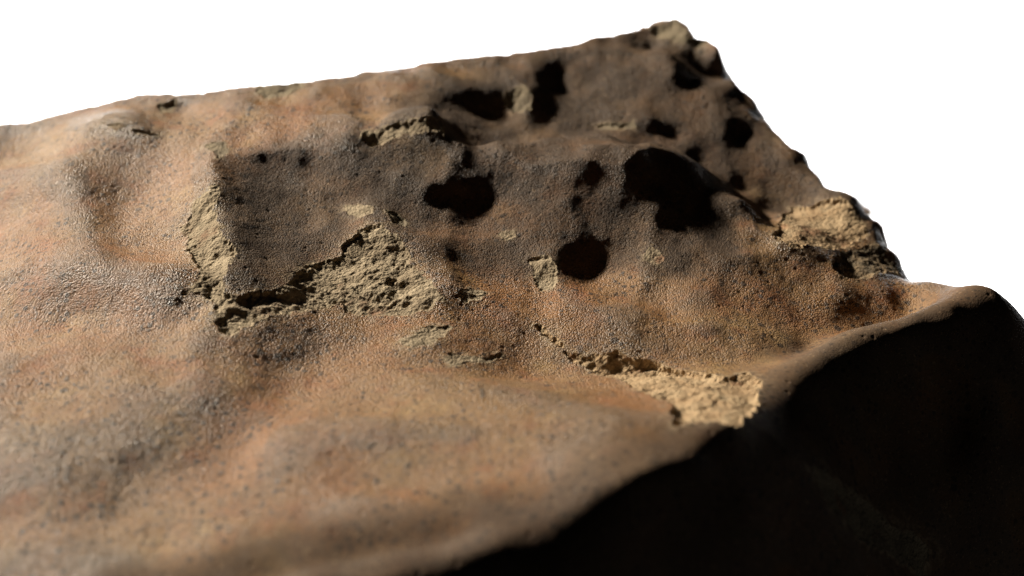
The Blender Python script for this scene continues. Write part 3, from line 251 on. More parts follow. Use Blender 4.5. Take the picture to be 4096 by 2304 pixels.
    [0,0,0,0,1,0,0,-2,-5,-9,-13,-16,-17,-14,-10,-4,2,7,12,16,17,17,16,13,11,9,8,7,6,3,1,-1,-2,-3,-2,-1,1,2,3,4,6,8,10,9,5,0,-6,-12,-18,-24,-29,-34,-37,-39,-39,-36,-31,-22,-10,1,10,16,19,20,19,16,7,-7,-22,-34,-43,-49,-52,-53,-53,-52,-51,-50,-48,-45,-39,-32,-24,-18,-14,-13,-12,-8,-2,3,6,7,7,6,6,7,10,14,16,17,16,15,15,15,17,20,23,26,29,30,28,22,14,4,-2,-1,0,0,0,0,0,0,0,0,0,0,0,0,0,0,0,0,0,0,0,0,0,0,0,0,0,0,0,0,0,0,0],
    [0,0,0,1,1,0,0,-2,-4,-9,-13,-18,-19,-17,-13,-7,-1,5,9,12,14,13,12,9,7,6,5,5,4,1,-1,-2,-4,-4,-4,-3,-3,-2,-1,1,3,6,7,6,1,-5,-12,-19,-25,-31,-36,-40,-44,-46,-46,-45,-40,-32,-20,-7,2,7,10,11,11,9,2,-9,-21,-31,-38,-42,-44,-44,-44,-44,-44,-43,-40,-35,-27,-19,-11,-5,-1,1,2,5,10,14,15,14,12,11,9,10,12,16,20,22,22,22,21,21,22,25,29,32,34,34,31,24,15,5,-1,-1,0,0,0,0,0,0,0,0,0,0,0,0,0,0,0,0,0,0,0,0,0,0,0,0,0,0,0,0,0,0,0],
    [0,0,0,1,1,1,0,-1,-4,-9,-14,-19,-22,-21,-16,-11,-4,1,5,8,9,9,8,6,4,3,3,3,2,0,-2,-3,-4,-5,-5,-6,-6,-5,-4,-2,1,4,5,4,-1,-8,-16,-23,-29,-35,-39,-44,-47,-50,-52,-52,-49,-43,-32,-20,-10,-5,-2,0,2,1,-2,-10,-18,-25,-29,-32,-33,-34,-34,-34,-34,-33,-30,-22,-14,-6,2,8,13,15,14,13,15,17,16,14,12,10,10,11,13,17,21,24,24,24,24,24,26,29,32,35,36,35,30,23,15,6,0,0,0,0,0,0,0,0,0,0,0,0,0,0,0,0,0,0,0,0,0,0,0,0,0,0,0,0,0,0,0,0,0],
    [0,0,0,1,1,1,0,-1,-4,-8,-15,-21,-25,-24,-20,-15,-9,-3,1,4,5,5,4,2,1,1,1,1,1,-1,-2,-3,-4,-5,-6,-7,-8,-8,-7,-4,-1,3,5,4,-1,-9,-16,-23,-30,-35,-40,-45,-49,-53,-56,-58,-58,-54,-45,-34,-25,-18,-13,-10,-6,-5,-6,-10,-14,-17,-19,-21,-21,-21,-21,-21,-21,-21,-19,-13,-6,0,6,12,17,18,18,17,18,18,17,14,11,10,11,12,14,18,22,25,26,25,25,26,28,31,34,36,35,33,27,20,12,5,0,0,0,0,0,0,0,0,0,0,0,0,0,0,0,0,0,0,0,0,0,0,0,0,0,0,0,0,0,0,0,0,0],
    [0,0,0,1,1,1,1,-1,-3,-8,-15,-22,-27,-28,-25,-20,-14,-9,-4,-1,0,1,1,0,0,0,0,0,0,-1,-2,-3,-4,-5,-6,-8,-9,-9,-8,-5,0,4,7,6,1,-6,-14,-22,-28,-34,-39,-44,-50,-55,-60,-64,-66,-64,-57,-47,-37,-29,-22,-16,-11,-8,-7,-8,-10,-10,-10,-9,-7,-7,-6,-6,-7,-9,-10,-7,-2,3,8,13,16,18,18,20,21,20,17,14,10,9,11,14,16,20,25,27,28,27,27,28,30,32,34,34,32,28,23,16,9,3,0,0,0,0,0,0,0,0,0,0,0,0,0,0,0,0,0,0,0,0,0,0,0,0,0,0,0,0,0,0,0,0,0],
    [0,0,0,1,1,1,1,0,-3,-7,-14,-23,-30,-33,-30,-25,-20,-15,-10,-6,-4,-2,-2,-2,-2,-1,-1,0,-1,-1,-2,-3,-4,-4,-6,-8,-9,-9,-7,-4,1,7,10,10,5,-3,-11,-19,-27,-33,-40,-46,-53,-59,-64,-69,-72,-71,-64,-54,-43,-33,-24,-16,-10,-7,-5,-5,-4,-3,0,3,6,7,8,8,6,1,-2,-1,2,6,11,14,17,18,19,21,22,21,17,13,9,9,11,15,19,24,28,31,31,31,31,31,32,33,33,31,28,23,17,11,5,0,-2,-1,0,0,0,0,0,0,0,0,0,0,0,0,0,0,0,0,0,0,0,0,0,0,0,0,0,0,0,0,0,0,0],
    [0,0,0,1,1,1,1,0,-2,-6,-14,-23,-33,-37,-35,-31,-26,-20,-15,-11,-8,-6,-4,-3,-2,-1,0,0,0,-1,-2,-3,-3,-4,-6,-7,-9,-8,-6,-1,4,10,13,13,8,0,-9,-19,-27,-36,-44,-52,-59,-65,-70,-74,-76,-73,-66,-55,-42,-31,-21,-13,-7,-3,-1,1,3,5,9,13,16,17,16,14,11,6,3,4,7,10,14,17,18,19,20,21,22,20,17,12,9,9,12,17,22,27,33,36,37,36,35,34,33,32,30,27,23,18,13,7,2,-1,-3,-2,0,0,0,0,0,0,0,0,0,0,0,0,0,0,0,0,0,0,0,0,0,0,0,0,0,0,0,0,0,0,0],
    [0,0,0,1,1,1,1,1,-1,-6,-13,-23,-34,-42,-40,-36,-31,-25,-20,-15,-11,-8,-6,-4,-2,-1,0,0,0,-1,-2,-3,-4,-5,-6,-7,-8,-7,-3,2,8,13,16,15,10,1,-10,-20,-31,-41,-50,-59,-67,-72,-75,-76,-74,-69,-61,-49,-37,-25,-16,-8,-2,2,5,7,9,12,14,17,19,18,15,12,9,7,6,8,10,14,17,19,20,20,21,22,21,19,16,13,10,11,15,20,25,31,37,41,41,41,40,38,34,31,28,24,19,15,10,5,1,-2,-3,-2,-1,0,0,0,0,0,0,0,0,0,0,0,0,0,0,0,0,0,0,0,0,0,0,0,0,0,0,0,0,0,0],
    [0,0,0,1,1,1,1,1,-1,-5,-12,-22,-34,-44,-44,-40,-35,-29,-23,-17,-13,-9,-6,-4,-2,0,1,1,0,-1,-2,-3,-4,-5,-6,-7,-7,-4,0,5,11,16,18,16,10,0,-11,-23,-35,-45,-55,-64,-71,-74,-75,-73,-68,-61,-51,-40,-28,-18,-9,-2,3,6,9,11,13,14,15,16,17,16,13,10,8,8,8,10,13,16,19,20,21,21,21,21,20,18,16,13,12,13,17,22,28,34,40,44,45,45,44,41,36,32,27,23,19,15,11,8,4,1,-1,-2,-1,0,0,0,0,0,0,0,0,0,0,0,0,0,0,0,0,0,0,0,0,0,0,0,0,0,0,0,0,0,0],
    [0,0,0,0,1,1,2,1,0,-4,-10,-20,-33,-44,-47,-43,-38,-32,-25,-19,-14,-10,-7,-4,-1,0,1,1,0,-1,-2,-3,-3,-4,-5,-6,-5,-2,3,8,14,18,19,16,9,-2,-14,-26,-37,-47,-57,-65,-71,-73,-71,-66,-59,-50,-40,-29,-19,-10,-3,2,6,8,10,11,13,13,14,14,13,12,9,8,8,8,10,12,15,17,19,20,20,20,20,19,18,17,15,14,13,15,19,24,30,36,42,45,47,47,46,43,39,35,30,27,23,20,17,14,10,7,3,-1,-2,-1,0,0,0,0,0,0,0,0,0,0,0,0,0,0,0,0,0,0,0,0,0,0,0,0,0,0,0,0,0],
    [0,0,0,0,1,1,2,2,1,-2,-8,-18,-30,-43,-48,-45,-40,-33,-27,-20,-15,-10,-6,-3,-1,1,1,1,1,0,-1,-2,-2,-3,-4,-4,-3,1,5,10,15,18,18,14,6,-5,-17,-28,-39,-48,-57,-64,-68,-69,-65,-59,-50,-40,-29,-19,-10,-4,1,4,6,8,9,11,11,11,10,10,9,8,7,6,7,9,11,13,15,17,18,19,19,18,17,16,15,14,13,13,14,16,20,25,31,36,42,46,48,48,48,46,43,39,35,32,29,26,23,20,17,13,8,2,-1,-1,0,0,0,0,0,0,0,0,0,0,0,0,0,0,0,0,0,0,0,0,0,0,0,0,0,0,0,0,0],
    [0,0,0,0,1,1,2,2,1,-1,-7,-15,-27,-40,-48,-46,-41,-34,-27,-21,-15,-10,-6,-2,0,2,2,3,2,2,1,1,0,-1,-1,-1,1,3,7,12,15,16,14,9,0,-11,-22,-32,-42,-50,-57,-63,-65,-64,-59,-52,-42,-31,-20,-11,-4,1,3,5,6,8,9,10,10,9,7,6,5,5,5,6,7,9,11,13,14,15,16,16,15,14,13,11,11,11,11,12,14,17,22,28,33,39,45,49,52,52,52,50,46,43,40,37,35,32,30,27,23,18,12,6,1,-1,0,0,0,0,0,0,0,0,0,0,0,0,0,0,0,0,0,0,0,0,0,0,0,0,0,0,0,0,0],
    [0,0,0,0,1,1,2,2,1,0,-5,-12,-24,-37,-47,-47,-42,-35,-27,-20,-14,-9,-5,-1,1,3,4,4,5,5,5,4,4,4,4,5,6,8,11,13,14,12,8,0,-10,-21,-30,-39,-47,-53,-59,-62,-63,-60,-54,-46,-35,-24,-14,-6,-1,3,4,5,6,7,9,10,9,8,6,4,3,3,3,4,5,7,9,11,12,13,13,12,11,10,9,7,7,7,9,11,14,19,25,32,39,46,51,55,56,57,56,53,50,47,44,42,40,38,36,33,29,23,16,9,2,0,0,0,0,0,0,0,0,0,0,0,0,0,0,0,0,0,0,0,0,0,0,0,0,0,0,0,0,0,0],
    [0,0,0,0,1,1,2,2,2,0,-3,-10,-21,-34,-45,-48,-43,-36,-28,-20,-14,-9,-4,-1,2,4,6,7,9,10,11,12,12,13,14,15,16,17,17,17,15,10,2,-8,-20,-31,-40,-47,-53,-58,-61,-63,-62,-58,-51,-42,-32,-21,-11,-4,1,3,5,6,7,8,9,9,8,6,4,2,1,0,0,1,3,4,6,8,10,10,10,9,7,6,4,3,3,5,7,11,16,22,30,38,46,52,57,59,60,60,58,55,51,49,47,46,44,43,40,37,32,25,18,11,4,0,0,0,0,0,0,0,0,0,0,0,0,0,0,0,0,0,0,0,0,0,0,0,0,0,0,0,0,0,0],
    [0,0,0,0,0,1,1,2,2,1,-2,-8,-18,-30,-43,-49,-45,-37,-29,-21,-14,-9,-4,0,3,6,8,11,15,18,21,23,24,26,27,28,28,27,24,21,16,9,-1,-14,-28,-40,-49,-55,-60,-63,-64,-64,-62,-57,-50,-41,-31,-20,-11,-4,1,3,5,6,7,7,7,6,4,1,-2,-4,-4,-4,-4,-2,0,2,4,6,7,7,6,4,3,2,1,0,1,4,8,14,21,28,35,43,50,56,60,61,61,61,59,55,52,49,47,46,45,43,40,36,31,25,18,11,5,1,0,0,0,0,0,0,0,0,0,0,0,0,0,0,0,0,0,0,0,0,0,0,0,0,0,0,0,0,0],
    [0,0,0,0,0,1,1,2,2,1,-1,-6,-15,-27,-41,-50,-47,-40,-31,-23,-15,-10,-4,0,4,8,12,16,22,27,32,35,38,40,42,42,40,36,31,25,17,8,-4,-18,-33,-46,-55,-61,-64,-66,-66,-66,-64,-59,-52,-43,-33,-22,-13,-5,-1,2,4,5,6,6,5,2,-2,-6,-9,-10,-9,-8,-7,-5,-3,0,2,3,4,4,4,2,1,0,0,0,2,7,12,19,26,34,40,47,53,58,61,61,60,60,58,54,50,47,45,44,42,40,37,34,29,23,17,11,6,2,0,0,0,0,0,0,0,0,0,0,0,0,0,0,0,0,0,0,0,0,0,0,0,0,0,0,0,0,0],
    [0,0,0,0,0,1,1,2,2,2,0,-5,-13,-25,-39,-50,-50,-42,-33,-25,-17,-11,-5,1,6,10,16,22,29,36,43,48,52,54,55,54,50,44,37,28,19,8,-5,-19,-34,-47,-57,-62,-65,-67,-67,-67,-65,-61,-55,-46,-36,-26,-17,-9,-3,0,3,4,4,3,1,-3,-7,-11,-13,-13,-12,-10,-8,-5,-3,0,2,4,5,5,4,2,1,0,1,2,6,12,18,25,32,39,45,50,56,60,62,61,61,60,57,52,47,44,42,40,38,36,34,30,26,21,16,11,6,3,0,0,0,0,0,0,0,0,0,0,0,0,0,0,0,0,0,0,0,0,0,0,0,0,0,0,0,0,0],
    [0,0,0,0,0,1,1,2,2,2,0,-3,-11,-22,-36,-49,-51,-44,-36,-27,-19,-12,-5,1,7,13,20,27,35,43,51,58,62,65,66,64,59,51,42,32,22,11,-2,-16,-30,-43,-53,-60,-64,-66,-67,-68,-67,-65,-59,-51,-41,-31,-21,-13,-7,-3,0,1,1,0,-3,-6,-10,-12,-13,-13,-11,-9,-7,-4,-1,2,4,5,5,5,4,2,1,1,2,5,10,17,24,30,36,42,47,52,58,63,65,64,64,62,58,51,44,39,37,35,34,32,29,26,23,19,15,11,7,4,1,0,0,0,0,0,0,0,0,0,0,0,0,0,0,0,0,0,0,0,0,0,0,0,0,0,0,0,0],
    [0,0,0,0,0,0,1,2,2,2,1,-2,-9,-19,-33,-47,-53,-47,-38,-30,-21,-13,-6,2,9,16,23,31,39,48,56,63,68,72,73,71,65,56,47,37,27,15,2,-12,-25,-38,-48,-56,-62,-65,-68,-69,-70,-68,-63,-56,-46,-36,-26,-17,-10,-6,-3,-2,-2,-3,-6,-8,-11,-12,-12,-11,-10,-8,-6,-3,0,3,5,6,6,5,5,4,4,5,6,9,15,22,29,34,38,43,48,54,60,66,68,68,67,64,58,49,40,35,32,30,29,27,25,23,21,18,15,12,9,6,2,0,0,0,0,0,0,0,0,0,0,0,0,0,0,0,0,0,0,0,0,0,0,0,0,0,0,0,0],
    [0,0,0,0,0,0,1,1,2,2,1,-1,-7,-17,-30,-44,-53,-49,-41,-32,-23,-14,-6,2,10,17,25,33,41,49,57,64,69,73,75,73,68,60,51,41,31,19,6,-7,-20,-32,-43,-52,-58,-63,-66,-69,-70,-69,-66,-59,-49,-38,-29,-20,-14,-9,-6,-5,-5,-6,-7,-8,-10,-10,-10,-9,-8,-7,-4,-2,0,4,6,7,7,6,7,7,8,10,12,14,21,27,33,37,40,44,49,55,61,66,68,67,65,63,56,46,36,29,26,24,23,22,21,20,19,18,16,14,12,9,5,1,0,0,0,0,0,0,0,0,0,0,0,0,0,0,0,0,0,0,0,0,0,0,0,0,0,0,0],
    [0,0,0,0,0,0,1,1,2,2,2,0,-5,-14,-26,-41,-51,-49,-42,-33,-24,-15,-7,2,10,18,25,33,41,48,56,62,68,72,74,73,68,61,53,44,34,22,10,-3,-15,-27,-37,-46,-53,-58,-62,-65,-66,-67,-64,-58,-49,-39,-30,-22,-16,-12,-9,-8,-7,-7,-7,-7,-8,-8,-8,-7,-6,-5,-3,-1,1,4,7,8,8,8,9,11,14,16,17,20,26,31,35,38,41,45,49,54,59,62,61,59,56,54,49,40,31,24,20,18,17,17,17,18,18,18,18,18,16,14,9,4,0,0,0,0,0,0,0,0,0,0,0,0,0,0,0,0,0,0,0,0,0,0,0,0,0,0,0],
    [0,0,0,0,0,0,1,1,2,2,2,0,-4,-12,-23,-37,-48,-48,-41,-34,-25,-16,-7,2,10,18,25,32,39,46,53,60,66,70,73,72,68,62,54,45,35,24,12,0,-11,-22,-31,-40,-46,-52,-56,-59,-61,-62,-60,-56,-48,-39,-30,-24,-18,-15,-12,-10,-9,-7,-6,-6,-6,-6,-5,-5,-4,-2,-1,0,3,6,9,10,11,11,14,17,19,21,21,23,28,32,35,38,41,45,49,53,55,55,53,49,46,44,40,33,26,19,15,13,13,14,15,17,18,20,21,22,22,20,16,9,2,0,0,0,0,0,0,0,0,0,0,0,0,0,0,0,0,0,0,0,0,0,0,0,0,0,0],
    [0,0,0,0,0,0,0,1,2,2,2,1,-3,-9,-20,-33,-45,-47,-41,-34,-25,-16,-7,1,10,17,23,29,36,42,49,56,63,69,72,72,68,61,53,44,34,23,12,2,-8,-17,-26,-33,-39,-45,-49,-52,-55,-56,-55,-52,-45,-38,-30,-25,-20,-17,-14,-12,-9,-7,-5,-4,-3,-3,-3,-3,-2,-1,0,2,4,7,11,13,15,16,19,22,25,25,23,23,27,31,34,37,40,44,48,51,52,51,47,44,41,39,35,29,22,16,12,10,10,12,14,17,20,21,23,25,26,26,23,15,6,0,0,0,0,0,0,0,0,0,0,0,0,0,0,0,0,0,0,0,0,0,0,0,0,0,0],
    [0,0,0,0,0,0,0,1,1,2,2,1,-2,-8,-17,-30,-42,-47,-42,-35,-26,-17,-8,1,8,15,20,25,30,37,44,51,59,67,71,71,67,60,51,41,31,20,11,2,-5,-13,-20,-27,-32,-37,-41,-44,-47,-49,-49,-46,-41,-35,-29,-24,-21,-18,-16,-12,-9,-6,-4,-3,-2,-2,-2,-2,-1,0,1,3,5,8,12,14,16,17,19,22,23,22,21,21,24,28,31,35,40,44,47,50,52,53,51,48,45,41,35,29,21,14,9,7,7,10,13,16,19,21,22,24,26,26,25,20,10,2,0,0,0,0,0,0,0,0,0,0,0,0,0,0,0,0,0,0,0,0,0,0,0,0,0],
    [0,0,0,0,0,0,0,1,1,2,2,1,-1,-6,-15,-27,-40,-47,-43,-36,-27,-18,-9,0,7,12,16,20,25,31,39,47,56,64,69,70,65,58,48,38,27,17,8,1,-4,-10,-15,-21,-25,-29,-33,-37,-39,-41,-41,-38,-34,-28,-24,-20,-18,-16,-15,-12,-8,-5,-3,-2,-1,-1,-1,-1,0,1,2,4,6,9,12,14,14,14,15,15,14,13,13,15,18,22,26,31,37,43,47,51,53,55,56,56,52,47,40,32,23,14,8,4,3,5,8,12,15,18,18,19,20,21,21,19,12,3,0,0,0,0,0,0,0,0,0,0,0,0,0,0,0,0,0,0,0,0,0,0,0,0,0],
    [0,0,0,0,0,0,0,1,1,2,2,2,0,-5,-13,-25,-39,-47,-45,-38,-29,-19,-10,-2,4,8,12,15,20,27,35,45,54,62,67,67,63,55,45,34,23,14,6,1,-2,-6,-11,-15,-19,-22,-26,-29,-32,-34,-33,-29,-25,-20,-16,-14,-13,-13,-12,-10,-7,-4,-2,-1,0,-1,0,0,1,3,4,6,8,10,12,12,10,9,8,7,5,4,5,8,11,15,19,26,34,42,48,52,54,55,56,57,56,52,45,37,26,16,6,0,-1,1,4,7,10,12,12,12,14,15,15,15,11,4,0,0,0,0,0,0,0,0,0,0,0,0,0,0,0,0,0,0,0,0,0,0,0,0,0],
    [0,0,0,0,0,0,0,1,1,2,2,2,0,-4,-12,-23,-37,-47,-46,-39,-30,-21,-12,-4,1,5,7,11,16,24,33,43,52,60,64,64,59,51,40,30,20,12,5,2,0,-3,-6,-10,-13,-16,-19,-23,-26,-27,-24,-20,-16,-12,-8,-7,-7,-8,-9,-7,-5,-2,-1,0,1,1,1,2,3,5,6,9,11,12,12,9,4,1,-2,-4,-5,-5,-3,1,6,10,14,21,30,40,49,54,55,55,54,53,53,53,49,42,30,18,6,-2,-5,-3,0,3,6,8,8,7,9,10,12,14,12,6,1,0,0,0,0,0,0,0,0,0,0,0,0,0,0,0,0,0,0,0,0,0,0,0,0],
    [0,0,0,0,0,0,0,1,1,2,2,2,0,-3,-11,-22,-35,-47,-47,-41,-32,-23,-14,-7,-3,0,3,7,13,21,31,40,49,56,60,60,55,46,36,26,17,10,5,3,3,1,-2,-5,-8,-11,-14,-17,-20,-20,-17,-12,-7,-3,-1,-1,-2,-4,-5,-4,-2,-1,1,2,3,3,4,5,6,7,10,12,14,14,12,6,-2,-8,-11,-13,-13,-11,-7,-2,4,9,12,19,29,39,49,56,57,56,53,50,48,49,50,44,33,19,7,-2,-7,-6,-4,-2,1,4,4,4,5,8,11,14,13,8,2,1,0,0,0,0,0,0,0,0,0,0,0,0,0,0,0,0,0,0,0,0,0,0,0],
    [0,0,0,0,0,0,0,0,1,1,2,2,1,-3,-9,-20,-33,-46,-49,-43,-35,-26,-17,-11,-7,-4,-1,4,10,18,27,36,44,51,54,54,49,41,31,23,15,10,6,5,5,3,1,-1,-3,-6,-9,-13,-15,-14,-10,-5,0,3,5,5,3,0,-1,-1,0,2,3,4,5,7,9,10,11,13,15,17,18,16,12,4,-6,-15,-19,-20,-19,-15,-9,-2,5,10,14,20,30,41,51,58,61,60,56,50,43,41,44,42,32,20,8,-2,-8,-9,-7,-5,-3,0,1,1,3,7,10,13,13,8,4,3,2,0,0,0,0,0,0,0,0,0,0,0,0,0,0,0,0,0,0,0,0,0,0],
    [0,0,0,0,0,0,0,0,1,1,2,2,1,-2,-8,-18,-31,-45,-50,-45,-37,-29,-21,-15,-11,-8,-4,0,7,14,23,31,38,44,48,48,43,35,27,20,14,10,7,7,7,6,4,2,0,-3,-6,-10,-13,-11,-6,0,5,8,9,9,6,3,2,2,3,4,6,7,9,12,15,18,19,21,23,24,21,16,8,-2,-12,-20,-25,-25,-21,-15,-8,0,7,13,17,24,33,44,55,63,67,67,63,55,44,36,37,36,30,20,9,0,-6,-8,-8,-6,-4,-2,0,0,2,6,9,12,11,6,2,4,4,1,0,0,0,0,0,0,0,0,0,0,0,0,0,0,0,0,0,0,0,0,0],
    [0,0,0,0,0,0,0,0,1,1,2,2,1,-1,-7,-16,-30,-44,-51,-47,-40,-32,-25,-19,-14,-11,-8,-3,3,10,18,25,32,37,41,41,37,31,24,18,13,10,8,9,9,8,7,5,3,0,-4,-9,-11,-8,-2,4,9,12,13,11,9,6,5,5,6,8,9,12,15,19,23,26,28,29,31,30,24,15,4,-6,-16,-24,-28,-27,-21,-14,-6,2,10,16,21,27,36,48,59,68,75,77,73,64,51,39,34,33,28,20,12,4,-2,-6,-7,-7,-7,-5,-3,-2,0,3,6,8,6,-1,-4,-1,4,2,0,0,0,0,0,0,0,0,0,0,0,0,0,0,0,0,0,0,0,0,0],
    [0,0,0,0,0,0,0,0,1,1,2,2,2,-1,-6,-15,-28,-43,-52,-50,-43,-35,-28,-22,-17,-14,-10,-5,1,7,14,20,27,32,36,37,33,27,21,16,13,11,10,11,11,10,9,7,5,1,-3,-8,-10,-6,1,7,12,15,15,14,12,9,8,8,9,11,14,17,21,25,29,32,32,32,31,28,22,13,1,-9,-18,-25,-29,-28,-22,-14,-5,3,12,19,24,30,39,50,61,70,77,82,81,75,64,51,40,34,28,21,14,8,2,-3,-6,-7,-8,-7,-5,-4,-2,0,2,2,0,-7,-10,-5,3,2,0,0,0,0,0,0,0,0,0,0,0,0,0,0,0,0,0,0,0,0,0],
    [0,0,0,0,0,0,0,0,1,1,2,2,2,0,-5,-14,-27,-42,-54,-53,-47,-39,-31,-25,-20,-16,-11,-7,-1,5,11,18,24,30,34,34,30,25,20,16,14,12,12,13,13,12,10,8,5,1,-3,-8,-9,-5,2,9,14,17,17,16,13,11,10,10,12,15,18,21,25,29,33,33,31,28,25,21,15,8,-1,-10,-17,-23,-28,-28,-22,-14,-5,3,12,20,26,32,40,50,60,69,77,83,86,83,76,64,49,38,30,23,16,10,5,0,-4,-7,-8,-8,-6,-4,-2,-2,-1,-2,-4,-9,-11,-7,1,2,1,0,0,0,0,0,0,0,0,0,0,0,0,0,0,0,0,0,0,0,0],
    [0,0,0,0,0,0,0,0,1,1,2,2,2,0,-4,-12,-25,-40,-54,-55,-49,-42,-35,-28,-23,-18,-13,-7,-2,4,10,16,22,28,32,32,28,24,19,16,15,14,14,14,14,13,11,9,5,1,-5,-10,-11,-6,1,8,13,15,15,14,12,10,10,11,13,16,19,23,26,29,31,30,26,22,17,13,7,3,-3,-9,-16,-21,-26,-28,-22,-13,-5,3,12,20,26,32,40,49,58,66,74,81,85,84,78,67,52,40,30,23,16,9,4,-1,-5,-9,-11,-11,-9,-5,-3,-3,-4,-6,-9,-12,-13,-9,-1,3,1,0,0,0,0,0,0,0,0,0,0,0,0,0,0,0,0,0,0,0,0],
    [0,0,0,0,0,0,0,0,0,1,2,2,2,0,-3,-11,-23,-38,-52,-56,-51,-44,-37,-31,-25,-19,-14,-8,-3,3,9,15,22,28,31,30,27,23,19,17,16,16,15,15,15,14,12,9,5,-1,-8,-14,-16,-12,-4,2,7,9,10,9,8,7,7,8,11,14,17,21,23,25,25,23,19,15,11,7,3,0,-4,-8,-14,-19,-24,-26,-21,-13,-5,2,10,17,23,29,36,45,54,62,69,75,77,75,70,59,47,36,27,20,13,6,1,-5,-9,-12,-14,-13,-11,-7,-4,-5,-7,-10,-13,-16,-16,-11,-3,3,2,0,0,0,0,0,0,0,0,0,0,0,0,0,0,0,0,0,0,0,0],
    [0,0,0,0,0,0,0,0,0,1,1,2,2,1,-3,-9,-20,-35,-50,-55,-51,-45,-39,-33,-26,-20,-14,-9,-3,3,9,15,22,27,30,29,26,23,20,18,18,17,17,17,16,14,11,8,3,-4,-12,-19,-22,-19,-12,-6,-1,1,3,3,3,3,4,6,8,11,14,17,19,19,17,14,11,7,5,2,0,-2,-5,-9,-13,-17,-21,-23,-20,-13,-7,0,7,13,18,23,31,40,48,55,60,64,64,60,54,45,35,26,19,13,7,1,-4,-9,-12,-15,-16,-16,-13,-9,-5,-5,-9,-13,-16,-18,-17,-12,-4,3,3,1,0,0,0,0,0,0,0,0,0,0,0,0,0,0,0,0,0,0,0],
    [0,0,0,0,0,0,0,0,0,1,1,2,2,1,-2,-8,-18,-31,-45,-53,-50,-45,-39,-33,-26,-20,-14,-9,-3,2,8,15,21,27,29,28,26,23,21,20,19,19,18,18,16,14,11,7,1,-7,-16,-25,-29,-26,-20,-15,-10,-7,-4,-3,-2,0,1,3,5,8,10,12,12,11,9,6,3,1,0,-1,-3,-4,-6,-8,-11,-15,-18,-19,-16,-11,-6,-1,4,8,12,17,25,34,41,47,53,55,53,47,38,27,18,11,6,2,-2,-6,-11,-14,-17,-19,-21,-20,-18,-13,-8,-6,-9,-14,-17,-18,-18,-14,-6,1,3,1,0,0,0,0,0,0,0,0,0,0,0,0,0,0,0,0,0,0,0],
    [0,0,0,0,0,0,0,0,0,1,1,2,2,1,-1,-6,-15,-27,-40,-49,-47,-43,-38,-32,-26,-20,-14,-9,-4,1,7,14,21,26,28,28,26,24,22,22,21,21,20,19,17,14,10,4,-3,-11,-22,-31,-35,-34,-29,-23,-19,-15,-11,-9,-7,-5,-3,0,2,4,6,7,7,5,3,0,-1,-2,-3,-4,-5,-6,-7,-8,-10,-12,-13,-12,-8,-4,-2,-1,1,2,4,10,18,27,34,40,47,52,51,41,28,13,0,-7,-9,-11,-12,-15,-19,-21,-23,-24,-26,-25,-22,-18,-12,-7,-9,-14,-17,-19,-18,-15,-8,0,4,2,0,0,0,0,0,0,0,0,0,0,0,0,0,0,0,0,0,0,0],
    [0,0,0,0,0,0,0,0,0,1,1,2,2,2,0,-4,-11,-22,-34,-43,-44,-41,-36,-31,-26,-20,-14,-9,-4,1,7,13,20,25,27,27,26,25,24,24,23,22,21,19,17,13,8,2,-6,-16,-28,-37,-42,-42,-38,-32,-27,-23,-19,-16,-13,-10,-7,-4,-1,2,3,4,3,1,-2,-4,-6,-6,-7,-7,-7,-8,-8,-8,-8,-8,-7,-4,0,3,2,0,-2,-3,-2,3,11,20,26,32,41,50,51,40,23,4,-12,-21,-22,-21,-20,-21,-24,-27,-28,-29,-30,-30,-27,-21,-14,-9,-9,-14,-17,-18,-17,-14,-8,-1,5,3,0,0,0,0,0,0,0,0,0,0,0,0,0,0,0,0,0,0,0],
    [0,0,0,0,0,0,0,0,0,0,1,1,2,2,0,-3,-9,-18,-29,-38,-41,-39,-36,-32,-27,-21,-15,-10,-4,1,7,14,20,25,28,28,27,27,26,26,25,24,23,20,16,12,6,-1,-10,-22,-34,-43,-49,-49,-47,-42,-37,-32,-28,-23,-19,-15,-11,-7,-3,0,1,1,0,-3,-6,-8,-10,-12,-12,-12,-12,-11,-10,-8,-7,-5,-2,2,6,9,9,7,3,-1,-4,-1,6,13,19,26,36,47,50,40,22,1,-16,-26,-28,-25,-22,-22,-25,-30,-32,-33,-33,-32,-29,-24,-19,-13,-12,-14,-16,-16,-15,-14,-10,-3,4,4,1,0,0,0,0,0,0,0,0,0,0,0,0,0,0,0,0,0,0],
    [0,0,0,0,0,0,0,0,0,0,1,1,2,2,1,-2,-6,-14,-24,-34,-38,-38,-37,-33,-28,-22,-16,-10,-4,2,8,15,21,26,28,29,29,29,28,28,27,26,24,21,16,11,4,-5,-15,-27,-39,-49,-55,-57,-55,-52,-47,-42,-36,-30,-24,-19,-14,-9,-5,-2,-1,-1,-3,-6,-9,-13,-16,-18,-18,-18,-17,-16,-13,-10,-6,-2,3,8,12,15,16,15,11,5,0,-1,3,9,15,22,32,43,48,40,23,3,-15,-26,-29,-26,-23,-23,-27,-33,-36,-36,-36,-35,-32,-28,-23,-18,-14,-13,-13,-13,-14,-15,-12,-6,0,5,2,0,0,0,0,0,0,0,0,0,0,0,0,0,0,0,0,0,0],
